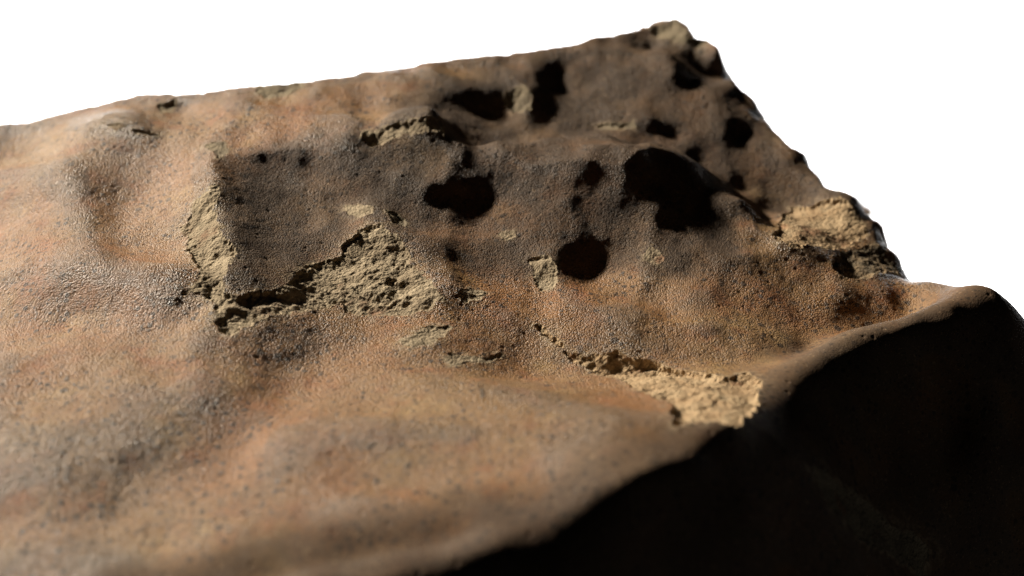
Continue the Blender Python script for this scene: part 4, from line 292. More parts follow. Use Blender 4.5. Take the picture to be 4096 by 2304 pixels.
    [0,0,0,0,0,0,0,0,0,0,1,1,1,2,1,-1,-5,-11,-20,-30,-36,-38,-37,-34,-29,-23,-16,-10,-4,3,9,16,22,27,29,30,31,31,31,31,30,28,25,21,16,9,1,-8,-19,-31,-43,-53,-60,-63,-63,-60,-56,-50,-43,-36,-29,-22,-16,-10,-6,-3,-2,-3,-6,-10,-14,-18,-21,-23,-23,-23,-21,-19,-16,-11,-5,1,7,12,17,21,24,24,21,13,6,3,4,9,15,22,32,43,48,41,26,8,-10,-22,-26,-25,-22,-23,-28,-34,-38,-38,-37,-34,-31,-28,-23,-18,-14,-11,-10,-9,-9,-12,-11,-7,-2,4,2,0,0,0,0,0,0,0,0,0,0,0,0,0,0,0,0,0,0],
    [0,0,0,0,0,0,0,0,0,0,1,1,1,2,1,0,-3,-9,-17,-26,-34,-37,-37,-34,-29,-22,-15,-8,-2,4,11,18,24,28,31,32,33,33,33,33,31,29,26,21,15,7,-2,-12,-24,-36,-47,-57,-64,-67,-68,-67,-64,-58,-50,-41,-32,-24,-17,-11,-7,-5,-4,-6,-9,-13,-17,-21,-25,-28,-28,-27,-25,-22,-18,-13,-7,1,8,15,21,26,30,31,29,22,15,12,11,14,19,26,35,45,50,45,32,15,-2,-15,-21,-21,-20,-22,-27,-33,-37,-36,-33,-27,-22,-17,-13,-10,-9,-9,-8,-7,-7,-9,-9,-6,-2,3,3,1,0,0,0,0,0,0,0,0,0,0,0,0,0,0,0,0,0],
    [0,0,0,0,0,0,0,0,0,0,0,1,1,1,1,0,-2,-7,-14,-23,-31,-35,-36,-33,-27,-20,-12,-5,1,7,14,20,26,30,33,34,36,36,36,35,33,30,26,20,13,5,-5,-16,-27,-39,-51,-60,-66,-70,-72,-72,-68,-62,-53,-43,-33,-24,-16,-10,-7,-5,-5,-7,-10,-14,-18,-22,-27,-30,-31,-29,-26,-23,-19,-14,-8,0,9,17,24,30,34,36,34,29,24,20,19,20,23,29,37,47,52,49,40,25,9,-6,-16,-18,-18,-21,-26,-33,-35,-32,-26,-19,-11,-6,-2,-2,-4,-5,-5,-5,-5,-7,-7,-4,-1,3,4,1,0,0,0,0,0,0,0,0,0,0,0,0,0,0,0,0,0],
    [0,0,0,0,0,0,0,0,0,0,0,1,1,1,1,0,-1,-5,-11,-19,-27,-32,-33,-30,-24,-16,-9,-1,5,12,18,23,28,32,35,37,38,38,38,36,34,30,26,19,11,2,-8,-19,-31,-42,-52,-61,-68,-72,-74,-74,-70,-63,-54,-43,-32,-22,-14,-9,-6,-4,-5,-6,-9,-12,-16,-20,-25,-28,-29,-28,-24,-21,-18,-15,-9,-1,8,16,24,31,36,38,37,34,30,26,24,25,27,32,40,50,56,55,49,38,22,5,-8,-13,-16,-20,-26,-32,-34,-28,-20,-12,-4,2,4,4,2,-1,-3,-2,-1,-2,-4,-2,1,4,6,3,0,0,0,0,0,0,0,0,0,0,0,0,0,0,0,0,0],
    [0,0,0,0,0,0,0,0,0,0,0,0,1,1,1,1,-1,-3,-8,-14,-22,-27,-28,-25,-19,-12,-4,3,9,16,21,27,31,35,37,39,40,40,39,37,34,30,25,17,9,-1,-12,-23,-33,-44,-53,-61,-68,-73,-75,-75,-71,-64,-53,-41,-30,-20,-12,-6,-3,-2,-2,-3,-6,-9,-12,-16,-19,-22,-22,-20,-17,-15,-15,-15,-11,-4,5,14,23,31,37,40,40,37,34,30,28,28,30,35,42,51,58,61,60,52,37,17,0,-9,-14,-20,-26,-32,-33,-27,-18,-10,-4,1,3,3,2,-1,-2,-2,-1,-1,-3,-3,-1,1,5,4,1,0,0,0,0,0,0,0,0,0,0,0,0,0,0,0,0],
    [0,0,0,0,0,0,0,0,0,0,0,0,0,1,1,1,0,-2,-4,-9,-14,-20,-21,-19,-13,-6,1,7,14,19,24,29,33,37,39,41,42,42,40,37,33,28,23,15,6,-5,-15,-25,-35,-44,-53,-60,-67,-73,-76,-76,-71,-63,-52,-40,-28,-17,-9,-2,1,3,2,1,-1,-4,-7,-10,-13,-14,-13,-12,-10,-10,-12,-14,-12,-7,2,12,21,30,38,42,43,40,37,33,31,30,32,36,44,52,60,65,68,65,52,29,6,-7,-14,-20,-27,-33,-34,-27,-19,-11,-6,-2,1,2,1,0,-1,-1,0,-1,-4,-5,-3,-1,2,3,1,0,0,0,0,0,0,0,0,0,0,0,0,0,0,0,0],
    [0,0,0,0,0,0,0,0,0,0,0,0,0,0,1,1,0,0,-1,-3,-5,-10,-12,-11,-6,0,6,12,17,22,27,31,35,38,41,43,44,43,40,36,30,25,19,12,2,-8,-18,-28,-36,-44,-52,-59,-66,-72,-75,-76,-71,-63,-51,-38,-25,-14,-5,2,6,8,7,6,4,1,-2,-5,-7,-8,-9,-9,-10,-11,-13,-14,-12,-7,1,11,21,31,38,43,44,43,41,37,35,34,35,39,47,54,61,66,69,70,62,41,16,-3,-14,-21,-27,-32,-32,-26,-19,-12,-8,-4,-1,2,2,1,0,0,1,1,-2,-4,-4,-1,3,5,2,0,0,0,0,0,0,0,0,0,0,0,0,0,0,0,0],
    [0,0,0,0,0,0,0,0,0,0,0,0,0,0,0,0,1,1,2,3,4,2,-1,-2,1,6,11,16,21,25,29,33,36,39,42,44,44,42,39,34,27,20,14,7,-2,-12,-21,-29,-37,-43,-50,-57,-64,-70,-75,-76,-72,-63,-50,-37,-23,-11,-1,6,11,12,12,10,8,5,2,-2,-6,-9,-10,-11,-12,-13,-14,-14,-13,-8,1,12,22,31,39,44,47,47,45,42,40,39,40,44,50,56,61,65,68,69,64,47,25,5,-9,-19,-27,-31,-30,-24,-17,-12,-9,-6,-2,0,1,0,-2,-2,-2,-2,-3,-5,-5,-1,3,6,3,0,0,0,0,0,0,0,0,0,0,0,0,0,0,0,0],
    [0,0,0,0,0,0,0,0,0,0,0,0,0,0,0,0,1,2,4,8,11,13,10,8,9,12,16,19,23,27,31,34,38,41,43,44,44,41,36,30,22,15,8,2,-6,-15,-22,-30,-36,-42,-48,-55,-62,-69,-75,-77,-73,-63,-50,-36,-22,-10,1,9,14,15,15,13,10,8,4,-1,-8,-12,-13,-13,-14,-15,-15,-14,-12,-7,1,11,20,29,38,44,48,50,49,47,46,45,45,48,53,58,61,64,67,69,65,51,32,13,-3,-16,-24,-29,-29,-24,-17,-13,-10,-9,-6,-4,-3,-5,-8,-9,-7,-7,-7,-7,-6,-3,2,4,3,0,0,0,0,0,0,0,0,0,0,0,0,0,0,0,0],
    [0,0,0,0,0,0,0,0,0,0,0,0,0,0,0,0,1,3,6,11,17,22,21,17,16,18,20,22,25,28,32,35,39,43,44,45,43,39,33,26,18,10,3,-3,-9,-17,-23,-30,-35,-41,-47,-53,-60,-68,-75,-78,-74,-64,-50,-35,-21,-8,2,10,15,17,16,14,12,9,5,-1,-8,-14,-16,-16,-16,-17,-16,-14,-12,-7,1,9,17,26,33,40,46,50,51,51,51,51,51,54,57,59,61,64,68,71,68,56,38,20,3,-11,-21,-27,-28,-24,-19,-15,-12,-11,-10,-8,-8,-9,-12,-14,-12,-10,-9,-9,-7,-3,3,7,4,1,0,0,0,0,0,0,0,0,0,0,0,0,0,0,0],
    [0,0,0,0,0,0,0,0,0,0,0,0,0,0,0,0,1,3,6,13,21,29,32,27,23,23,23,24,26,29,32,35,40,44,45,44,41,36,29,22,14,7,0,-6,-12,-18,-24,-29,-34,-39,-45,-52,-59,-68,-75,-78,-74,-63,-49,-34,-20,-7,4,12,17,19,18,16,13,9,5,-1,-8,-15,-18,-19,-20,-19,-18,-16,-13,-8,0,7,14,21,28,36,43,49,51,53,55,56,57,58,59,59,61,64,69,73,71,60,44,25,8,-7,-19,-26,-28,-25,-21,-17,-14,-12,-12,-11,-11,-11,-14,-16,-14,-12,-10,-9,-7,-2,5,10,6,2,0,0,0,0,0,0,0,0,0,0,0,0,0,0,0],
    [0,0,0,0,0,0,0,0,0,0,0,0,0,-1,-1,-1,0,2,6,13,23,34,41,37,31,28,26,26,27,28,30,33,38,43,45,43,38,32,25,18,10,4,-2,-8,-13,-19,-23,-28,-33,-38,-44,-50,-58,-67,-74,-77,-72,-62,-47,-33,-18,-5,6,14,19,21,20,18,14,10,5,-1,-7,-14,-20,-23,-25,-25,-23,-20,-15,-10,-2,5,11,17,24,31,39,46,51,55,58,59,60,61,60,59,60,64,70,75,74,64,47,29,12,-4,-17,-26,-29,-27,-23,-19,-16,-15,-16,-15,-14,-15,-17,-19,-16,-13,-11,-9,-6,-1,5,9,7,3,1,0,0,0,0,0,0,0,0,0,0,0,0,0,0],
    [0,0,0,0,0,0,0,0,0,0,0,0,0,-1,-1,-1,0,1,5,12,22,35,46,47,40,34,30,28,27,27,29,31,35,40,43,41,35,28,21,14,7,1,-4,-9,-14,-18,-22,-26,-31,-36,-42,-49,-57,-66,-73,-76,-71,-59,-45,-31,-16,-3,8,16,21,23,22,20,15,10,5,0,-6,-11,-17,-22,-26,-29,-27,-23,-18,-12,-5,1,7,13,19,28,36,44,50,54,57,59,60,61,60,57,59,63,69,75,74,65,49,32,14,-2,-15,-25,-29,-28,-24,-20,-16,-15,-17,-18,-17,-16,-16,-18,-16,-12,-10,-8,-4,1,8,12,10,6,4,1,0,0,0,0,0,0,0,0,0,0,0,0,0],
    [0,0,0,0,0,0,0,0,0,0,0,0,0,-1,-1,-1,-1,0,4,10,19,32,46,54,50,41,35,30,27,26,26,28,31,36,39,38,32,24,17,10,4,-1,-6,-10,-13,-17,-21,-25,-29,-34,-40,-48,-56,-65,-73,-75,-69,-58,-43,-29,-15,-3,8,17,22,24,23,20,15,10,4,0,-4,-8,-14,-20,-26,-30,-30,-26,-21,-15,-8,-2,4,9,17,25,34,42,48,53,56,57,58,60,58,54,56,61,67,71,70,62,48,32,15,0,-14,-25,-30,-29,-25,-20,-17,-16,-18,-19,-17,-15,-13,-13,-11,-7,-4,-2,2,7,13,16,12,6,5,3,1,0,0,0,0,0,0,0,0,0,0,0,0],
    [0,0,0,0,0,0,0,0,0,0,0,0,0,-1,-1,-1,-1,0,2,7,15,27,40,53,56,48,39,32,27,24,24,25,28,33,36,35,28,21,14,7,2,-2,-6,-9,-12,-15,-19,-22,-27,-32,-39,-46,-55,-64,-72,-74,-68,-56,-42,-28,-15,-3,7,15,20,23,22,18,13,8,3,0,-2,-5,-10,-16,-23,-28,-28,-25,-21,-16,-10,-4,1,8,15,24,33,41,47,51,53,54,56,59,58,53,53,58,62,64,63,55,43,29,15,1,-12,-24,-30,-30,-25,-20,-17,-17,-18,-18,-15,-12,-10,-8,-5,-1,2,3,7,12,16,15,9,3,2,3,1,0,0,0,0,0,0,0,0,0,0,0,0],
    [0,0,0,0,0,0,0,0,0,0,0,0,0,-1,-1,-1,-1,-1,0,4,10,20,33,46,56,54,43,34,27,23,22,23,27,31,34,31,25,18,11,6,1,-2,-5,-8,-11,-13,-16,-20,-25,-30,-37,-45,-53,-63,-71,-73,-67,-55,-41,-28,-16,-5,4,11,16,18,18,14,9,5,1,-1,-1,-2,-5,-11,-17,-22,-23,-21,-19,-15,-10,-5,1,8,16,25,34,40,45,48,50,50,52,56,57,52,49,51,52,52,49,43,34,23,12,1,-10,-20,-27,-27,-24,-20,-15,-14,-15,-14,-10,-6,-3,-1,2,6,8,9,11,15,18,15,7,0,-1,1,2,0,0,0,0,0,0,0,0,0,0,0,0],
    [0,0,0,0,0,0,0,0,0,0,0,0,0,0,-1,-1,-2,-2,-1,2,6,14,24,37,49,54,48,37,28,23,22,23,26,30,32,29,22,15,9,5,1,-2,-4,-6,-8,-11,-14,-18,-22,-28,-35,-43,-52,-61,-69,-71,-65,-54,-41,-29,-18,-8,-1,5,10,12,12,9,5,1,-1,-1,0,1,0,-5,-10,-15,-17,-17,-16,-13,-10,-5,2,10,19,27,34,40,43,46,47,47,49,53,56,50,43,41,40,38,34,28,21,13,6,0,-8,-17,-25,-26,-23,-19,-14,-12,-11,-9,-4,0,3,6,9,12,13,14,15,18,20,19,11,3,0,0,1,1,0,0,0,0,0,0,0,0,0,0,0],
    [0,0,0,0,0,0,0,0,0,0,0,0,0,0,-1,-1,-1,-2,-1,0,3,8,17,27,39,49,51,41,32,26,24,25,28,31,31,27,21,14,9,5,2,0,-2,-4,-5,-8,-11,-15,-20,-26,-33,-41,-50,-59,-66,-69,-64,-53,-41,-30,-21,-12,-6,-1,3,5,5,3,0,-2,-2,-1,2,5,5,1,-4,-9,-12,-13,-12,-10,-6,-1,5,14,22,29,34,37,39,41,42,42,44,48,52,51,42,34,29,25,19,13,6,0,-4,-7,-10,-16,-23,-26,-23,-19,-13,-10,-8,-3,3,7,9,11,13,16,15,15,16,18,20,19,13,6,2,0,0,1,1,0,0,0,0,0,0,0,0,0,0],
    [0,0,0,0,0,0,0,0,0,0,0,0,0,0,0,-1,-1,-2,-2,-1,1,4,10,19,29,40,47,46,38,31,28,29,31,33,32,27,20,15,10,7,4,2,1,-1,-2,-5,-8,-13,-18,-24,-32,-39,-48,-56,-64,-67,-63,-53,-42,-32,-24,-17,-11,-7,-4,-2,-2,-3,-4,-4,-3,0,4,7,8,6,1,-4,-7,-8,-8,-5,-1,3,10,18,25,30,33,34,34,35,36,37,38,41,46,50,47,38,28,18,9,-1,-10,-16,-19,-20,-20,-20,-21,-23,-22,-16,-10,-5,-1,5,11,14,15,16,17,18,17,14,14,17,19,20,15,8,4,1,-1,0,1,0,0,0,0,0,0,0,0,0,0],
    [0,0,0,0,0,0,0,0,0,0,0,0,0,0,0,-1,-1,-2,-2,-2,-1,1,5,11,20,29,37,42,40,36,33,33,35,36,34,28,22,17,12,10,7,6,4,3,1,-2,-5,-10,-16,-22,-30,-37,-45,-54,-62,-66,-62,-54,-44,-35,-27,-21,-16,-13,-10,-8,-7,-6,-6,-5,-2,2,5,7,8,6,4,1,-2,-2,-2,1,4,8,14,21,27,30,32,31,31,31,32,32,33,36,42,50,52,45,32,18,3,-11,-24,-33,-35,-33,-29,-24,-21,-20,-17,-12,-5,0,4,10,16,20,21,20,20,21,20,16,14,16,19,22,20,14,8,2,-2,-2,0,1,0,0,0,0,0,0,0,0,0],
    [0,0,0,0,0,0,0,0,0,0,0,0,0,0,0,0,-1,-1,-2,-2,-2,0,2,6,12,19,26,32,35,35,35,38,41,41,38,31,25,20,16,14,12,10,8,6,4,1,-3,-8,-14,-20,-27,-35,-43,-51,-59,-64,-62,-55,-46,-38,-31,-26,-22,-18,-14,-12,-10,-9,-7,-4,0,3,6,7,7,7,6,5,5,4,5,7,9,12,17,23,28,31,31,30,29,28,28,28,28,31,37,45,51,47,35,18,0,-18,-35,-45,-47,-42,-33,-24,-17,-13,-10,-5,1,4,8,15,21,23,23,22,22,21,18,12,10,12,17,22,23,18,12,4,-3,-6,-3,-1,0,0,0,0,0,0,0,0,0],
    [0,0,0,0,0,0,0,0,0,0,0,0,0,0,0,0,-1,-1,-1,-2,-2,-1,0,2,6,10,15,20,25,29,34,40,46,47,43,37,30,25,21,19,16,14,12,10,7,4,0,-6,-11,-18,-25,-32,-40,-48,-56,-62,-61,-56,-48,-41,-35,-31,-26,-22,-18,-15,-12,-9,-6,-2,2,5,7,7,8,8,9,10,10,10,11,12,14,15,19,25,29,31,31,29,27,25,24,23,24,27,32,39,44,44,35,18,-2,-22,-40,-52,-54,-46,-34,-21,-12,-6,-3,1,6,10,14,19,24,27,26,25,24,23,19,9,4,7,13,21,25,25,21,10,-1,-8,-8,-4,-1,0,0,0,0,0,0,0,0],
    [0,0,0,0,0,0,0,0,0,0,0,0,0,0,0,0,0,-1,-1,-1,-2,-2,-1,0,2,4,8,11,16,22,30,40,49,52,50,44,37,32,28,25,22,19,17,14,10,6,2,-4,-10,-16,-23,-30,-37,-45,-54,-60,-62,-58,-52,-46,-40,-36,-31,-27,-22,-18,-14,-10,-5,0,4,7,7,7,8,9,11,13,14,14,14,16,17,18,22,27,31,32,31,30,27,25,22,21,21,24,27,33,37,38,31,16,-3,-23,-41,-54,-57,-47,-32,-18,-9,-3,0,3,8,12,16,21,25,28,29,28,27,28,25,14,7,9,16,26,33,36,35,26,9,-5,-12,-10,-4,0,0,0,0,0,0,0,0],
    [0,0,0,0,0,0,0,0,0,0,0,0,0,0,0,0,0,0,-1,-1,-1,-2,-2,-1,-1,1,3,5,9,15,23,35,46,54,55,51,45,40,35,32,28,24,21,17,13,8,3,-3,-9,-15,-21,-28,-35,-43,-53,-60,-64,-61,-56,-51,-45,-41,-36,-31,-26,-21,-15,-10,-5,1,5,7,8,8,9,11,13,15,16,16,16,17,19,20,23,28,32,33,32,31,29,26,23,20,19,20,23,26,28,27,22,11,-5,-22,-39,-51,-54,-45,-29,-15,-6,-1,1,5,9,13,18,23,27,30,31,31,32,33,31,23,16,18,25,36,44,49,52,46,27,8,-6,-12,-6,-1,0,0,0,0,0,0,0],
    [0,0,0,0,0,0,0,0,0,0,0,0,0,0,0,0,0,0,0,-1,-1,-1,-2,-2,-2,-1,0,1,4,9,16,26,37,47,52,52,49,46,41,37,32,28,23,19,14,8,3,-3,-9,-15,-21,-27,-34,-43,-53,-62,-67,-66,-61,-56,-50,-45,-40,-35,-30,-24,-18,-11,-5,0,4,6,7,7,9,11,14,16,17,17,16,18,19,21,25,29,33,34,34,32,30,27,23,19,16,16,16,17,17,15,12,4,-8,-21,-34,-43,-47,-39,-26,-13,-5,-1,2,6,12,17,22,26,30,34,35,38,40,42,41,34,27,26,33,42,50,57,61,56,39,17,0,-8,-6,-1,0,0,0,0,0,0,0],
    [0,0,0,0,0,0,0,0,0,0,0,0,0,0,0,0,0,0,0,0,-1,-1,-1,-2,-2,-2,-2,-1,1,4,10,17,25,33,38,41,41,39,37,35,32,28,24,18,13,7,1,-5,-11,-17,-23,-29,-35,-44,-54,-64,-69,-70,-66,-60,-55,-50,-44,-39,-33,-27,-20,-13,-7,-1,3,5,6,7,8,11,14,16,16,15,15,16,19,23,27,33,36,37,36,34,31,26,21,16,12,10,8,7,6,5,3,-3,-12,-21,-30,-36,-39,-36,-26,-15,-8,-3,1,6,13,19,25,29,34,37,40,44,48,52,50,42,33,28,33,42,51,58,61,55,38,17,0,-8,-5,-1,0,0,0,0,0,0,0],
    [0,0,0,0,0,0,0,0,0,0,0,0,0,0,0,0,0,0,0,0,0,-1,-1,-1,-2,-2,-2,-2,-1,1,4,9,14,20,24,26,27,27,27,26,25,23,21,17,12,5,-1,-7,-13,-19,-25,-31,-38,-46,-56,-65,-72,-72,-69,-64,-58,-53,-47,-41,-36,-30,-23,-16,-9,-3,0,3,4,5,8,11,13,15,15,13,12,14,18,23,29,35,40,40,38,35,31,25,19,11,5,2,0,-1,-2,-3,-4,-9,-16,-24,-31,-35,-36,-34,-27,-19,-12,-6,-1,6,14,21,27,33,37,40,44,50,55,58,56,46,35,27,27,34,44,53,57,50,32,12,-4,-11,-7,-1,0,0,0,0,0,0,0],
    [0,0,0,0,0,0,0,0,0,0,0,0,0,0,0,0,0,0,0,0,0,0,-1,-1,-1,-1,-2,-2,-2,-1,1,4,6,10,12,14,15,16,16,16,17,16,16,14,10,5,-2,-8,-14,-20,-26,-33,-39,-48,-58,-67,-74,-75,-72,-67,-61,-55,-49,-43,-38,-32,-26,-19,-13,-7,-4,-1,1,3,6,9,12,14,13,12,11,12,17,23,30,37,42,43,40,35,29,23,15,5,-3,-8,-10,-10,-10,-10,-11,-14,-20,-29,-36,-40,-39,-34,-28,-21,-14,-7,-1,7,16,25,31,36,39,42,46,52,58,61,59,52,41,32,27,29,36,46,52,43,25,9,-2,-6,-4,-1,0,0,0,0,0,0,0],
    [0,0,0,0,0,0,0,0,0,0,0,0,0,0,0,0,0,0,0,0,0,0,0,0,-1,-1,-1,-2,-2,-1,-1,0,2,3,5,6,6,7,8,8,9,10,10,9,7,3,-2,-7,-14,-20,-26,-33,-40,-49,-59,-69,-76,-77,-74,-69,-63,-57,-51,-45,-40,-35,-30,-24,-19,-14,-10,-6,-3,0,4,8,11,13,12,10,8,9,15,22,30,37,43,44,40,32,24,17,9,-1,-11,-16,-18,-19,-18,-18,-18,-20,-25,-33,-40,-42,-40,-35,-29,-22,-15,-8,0,9,19,27,33,37,40,42,45,51,56,59,60,56,47,37,28,24,26,35,41,32,14,5,1,-1,0,0,0,0,0,0,0,0,0],
    [0,0,0,0,0,0,0,0,0,0,0,0,0,0,0,0,0,0,0,0,0,0,0,0,0,-1,-1,-1,-1,-2,-1,-1,-1,0,0,1,1,2,3,3,4,5,5,5,4,2,-2,-6,-11,-17,-24,-31,-38,-48,-59,-70,-77,-79,-77,-71,-65,-59,-53,-48,-43,-39,-35,-31,-26,-21,-17,-12,-8,-3,1,6,10,12,10,7,5,6,12,19,27,34,40,42,36,25,15,6,-1,-9,-17,-23,-26,-27,-27,-27,-27,-28,-30,-35,-41,-41,-38,-32,-27,-20,-14,-6,2,12,21,29,35,38,41,42,43,45,50,54,56,55,49,39,29,20,17,24,30,19,4,2,1,1,0,0,0,0,0,0,0,0,0],
    [0,0,0,0,0,0,0,0,0,0,0,0,0,0,0,0,0,0,0,0,0,0,0,0,0,0,-1,-1,-1,-1,-1,-2,-1,-1,-1,-1,-1,-1,0,0,1,2,2,2,2,1,-1,-4,-8,-12,-18,-25,-33,-43,-55,-68,-77,-81,-78,-73,-67,-61,-56,-52,-49,-46,-43,-39,-34,-29,-24,-18,-12,-6,-1,4,8,10,8,5,3,3,8,15,23,29,33,34,27,15,2,-6,-12,-18,-24,-30,-34,-36,-37,-37,-37,-36,-36,-37,-39,-38,-34,-28,-23,-17,-10,-2,6,15,24,32,36,39,41,42,42,40,40,42,44,46,44,37,27,14,7,14,21,15,2,-1,0,0,0,0,0,0,0,0,0,0,0],
    [0,0,0,0,0,0,0,0,0,0,0,0,0,0,0,0,0,0,0,0,0,0,0,0,0,0,0,0,-1,-1,-1,-1,-1,-2,-2,-2,-2,-1,-1,-1,0,0,0,1,1,0,0,-2,-4,-7,-11,-17,-25,-35,-48,-62,-74,-80,-81,-77,-72,-67,-63,-60,-58,-55,-52,-48,-44,-38,-31,-23,-16,-9,-3,2,7,9,7,4,1,1,5,11,17,22,26,25,19,7,-4,-13,-19,-24,-31,-37,-42,-44,-46,-47,-46,-44,-41,-38,-37,-34,-29,-24,-19,-13,-6,2,10,18,26,33,36,37,38,39,38,33,26,24,26,30,34,32,23,7,-4,2,9,8,1,-1,0,0,0,0,0,0,0,0,0,0,0],
    [0,0,0,0,0,0,0,0,0,0,0,0,0,0,0,0,0,0,0,0,0,0,0,0,0,0,0,0,0,-1,-1,-1,-1,-1,-1,-1,-1,-1,-1,-1,-1,-1,0,0,0,0,0,0,-1,-3,-6,-10,-16,-26,-38,-53,-68,-79,-84,-83,-80,-76,-74,-71,-69,-66,-63,-59,-53,-46,-38,-29,-20,-12,-5,0,4,6,5,2,-1,-2,1,5,10,16,21,23,19,10,-2,-11,-19,-26,-35,-42,-48,-51,-53,-54,-53,-49,-44,-39,-35,-30,-25,-20,-15,-8,0,7,14,21,27,32,33,33,33,33,31,26,18,11,10,14,19,22,18,8,-8,-7,-1,1,0,0,0,0,0,0,0,0,0,0,0,0,0],
    [0,0,0,0,0,0,0,0,0,0,0,0,0,0,0,0,0,0,0,0,0,0,0,0,0,0,0,0,0,0,0,-1,-1,-1,-1,-1,-1,-1,-1,-1,-1,-1,0,0,0,0,1,1,0,0,-2,-4,-9,-16,-27,-42,-59,-75,-87,-91,-90,-88,-86,-84,-81,-78,-74,-69,-63,-54,-44,-34,-24,-15,-8,-2,2,4,3,1,-1,-3,-2,1,7,13,20,26,27,21,9,-3,-14,-24,-35,-45,-53,-57,-59,-59,-59,-55,-49,-42,-36,-29,-22,-17,-11,-5,3,10,17,22,27,31,32,30,28,27,26,22,13,5,1,-1,1,6,8,7,-2,-4,-2,0,0,0,0,0,0,0,0,0,0,0,0,0,0],
    [0,0,0,0,0,0,0,0,0,0,0,0,0,0,0,0,0,0,0,0,0,0,0,0,0,0,0,0,0,0,0,0,0,0,-1,-1,-1,-1,-1,-1,-1,0,0,0,0,0,1,1,1,1,1,0,-3,-8,-17,-30,-46,-66,-84,-97,-101,-100,-98,-96,-94,-90,-86,-80,-73,-62,-51,-39,-27,-18,-10,-5,-1,2,2,0,0,1,2,5,12,20,27,34,37,33,22,9,-6,-21,-36,-49,-58,-62,-64,-64,-63,-59,-52,-44,-35,-27,-20,-14,-9,-3,4,11,16,20,23,26,28,26,23,21,18,14,7,2,-2,-5,-6,-3,1,2,0,-1,0,0,0,0,0,0,0,0,0,0,0,0,0,0,0],
    [0,0,0,0,0,0,0,0,0,0,0,0,0,0,0,0,0,0,0,0,0,0,0,0,0,0,0,0,0,0,0,0,0,0,0,0,0,0,0,0,0,0,0,0,0,0,1,1,2,2,2,2,0,-3,-9,-18,-33,-51,-72,-93,-107,-111,-111,-108,-106,-102,-98,-92,-83,-71,-57,-44,-31,-21,-13,-7,-3,-2,-1,-1,1,6,11,16,24,33,40,45,47,43,33,19,1,-19,-38,-53,-64,-69,-70,-70,-67,-62,-55,-45,-34,-24,-16,-10,-6,-2,5,11,15,17,19,21,22,19,16,14,10,5,2,0,-1,-2,-2,-1,0,0,0,0,0,0,0,0,0,0,0,0,0,0,0,0,0,0,0],
    [0,0,0,0,0,0,0,0,0,0,0,0,0,0,0,0,0,0,0,0,0,0,0,0,0,0,0,0,0,0,0,0,0,0,0,0,0,0,0,0,0,0,0,0,0,0,1,1,1,2,3,3,3,1,-3,-9,-20,-36,-56,-79,-102,-117,-121,-120,-117,-114,-109,-102,-92,-78,-63,-48,-35,-24,-16,-10,-7,-4,-3,0,4,12,19,26,35,45,55,59,59,55,45,30,11,-12,-35,-54,-69,-76,-77,-76,-72,-66,-57,-45,-32,-20,-11,-5,-2,1,6,11,14,15,15,16,16,13,9,6,2,0,0,0,0,0,0,0,0,0,0,0,0,0,0,0,0,0,0,0,0,0,0,0,0,0,0],
    [0,0,0,0,0,0,0,0,0,0,0,0,0,0,0,0,0,0,0,0,0,0,0,0,0,0,0,0,0,0,0,0,0,0,0,0,0,0,0,0,0,0,0,0,0,0,0,1,1,2,2,3,3,3,1,-3,-10,-22,-39,-61,-87,-109,-122,-126,-125,-122,-117,-109,-99,-84,-68,-53,-39,-28,-20,-14,-9,-6,-3,1,9,18,28,35,43,54,65,72,73,67,57,42,22,-2,-27,-50,-69,-80,-83,-81,-75,-68,-57,-43,-28,-15,-6,-1,1,2,6,8,10,9,8,7,6,4,1,-1,-2,-1,-1,0,0,0,0,0,0,0,0,0,0,0,0,0,0,0,0,0,0,0,0,0,0,0,0],
    [0,0,0,0,0,0,0,0,0,0,0,0,0,0,0,0,0,0,0,0,0,0,0,0,0,0,0,0,0,0,0,0,0,0,0,0,0,0,0,0,0,0,0,0,0,0,0,0,1,1,2,3,3,4,3,1,-3,-11,-24,-42,-65,-90,-109,-120,-124,-124,-121,-114,-103,-89,-74,-59,-45,-34,-24,-17,-12,-7,-2,4,13,24,34,41,48,57,67,75,78,73,64,50,30,6,-20,-45,-66,-81,-85,-83,-77,-69,-57,-41,-24,-9,-1,3,2,2,3,4,4,2,0,-2,-3,-4,-3,-2,-1,-1,0,0,0,0,0,0,0,0,0,0,0,0,0,0,0,0,0,0,0,0,0,0,0,0,0],
    [0,0,0,0,0,0,0,0,0,0,0,0,0,0,0,0,0,0,0,0,0,0,0,0,0,0,0,0,0,0,0,0,0,0,0,0,0,0,0,0,0,0,0,0,0,0,0,0,0,1,1,2,3,4,4,3,1,-4,-12,-26,-44,-66,-87,-104,-116,-121,-122,-117,-107,-94,-80,-65,-52,-40,-30,-22,-15,-8,-1,7,17,27,37,44,49,55,62,69,73,70,62,49,32,9,-15,-40,-64,-81,-87,-85,-78,-69,-54,-36,-19,-5,2,5,3,1,1,1,0,-2,-4,-4,-4,-2,-1,-1,0,0,0,0,0,0,0,0,0,0,0,0,0,0,0,0,0,0,0,0,0,0,0,0,0,0,0],
    [0,0,0,0,0,0,0,0,0,0,0,0,0,0,0,0,0,0,0,0,0,0,0,0,0,0,0,0,0,0,0,0,0,0,0,0,0,0,0,0,0,0,0,0,0,0,0,0,0,0,1,1,2,3,4,4,4,1,-4,-13,-26,-45,-65,-86,-104,-117,-123,-121,-113,-101,-87,-73,-60,-47,-36,-27,-18,-9,-1,8,18,28,38,44,46,49,54,59,62,61,54,42,25,5,-17,-39,-61,-79,-86,-84,-78,-67,-50,-31,-14,-3,3,4,1,-2,-3,-3,-3,-2,-1,-1,-1,0,0,0,0,0,0,0,0,0,0,0,0,0,0,0,0,0,0,0,0,0,0,0,0,0,0,0,0,0,0],
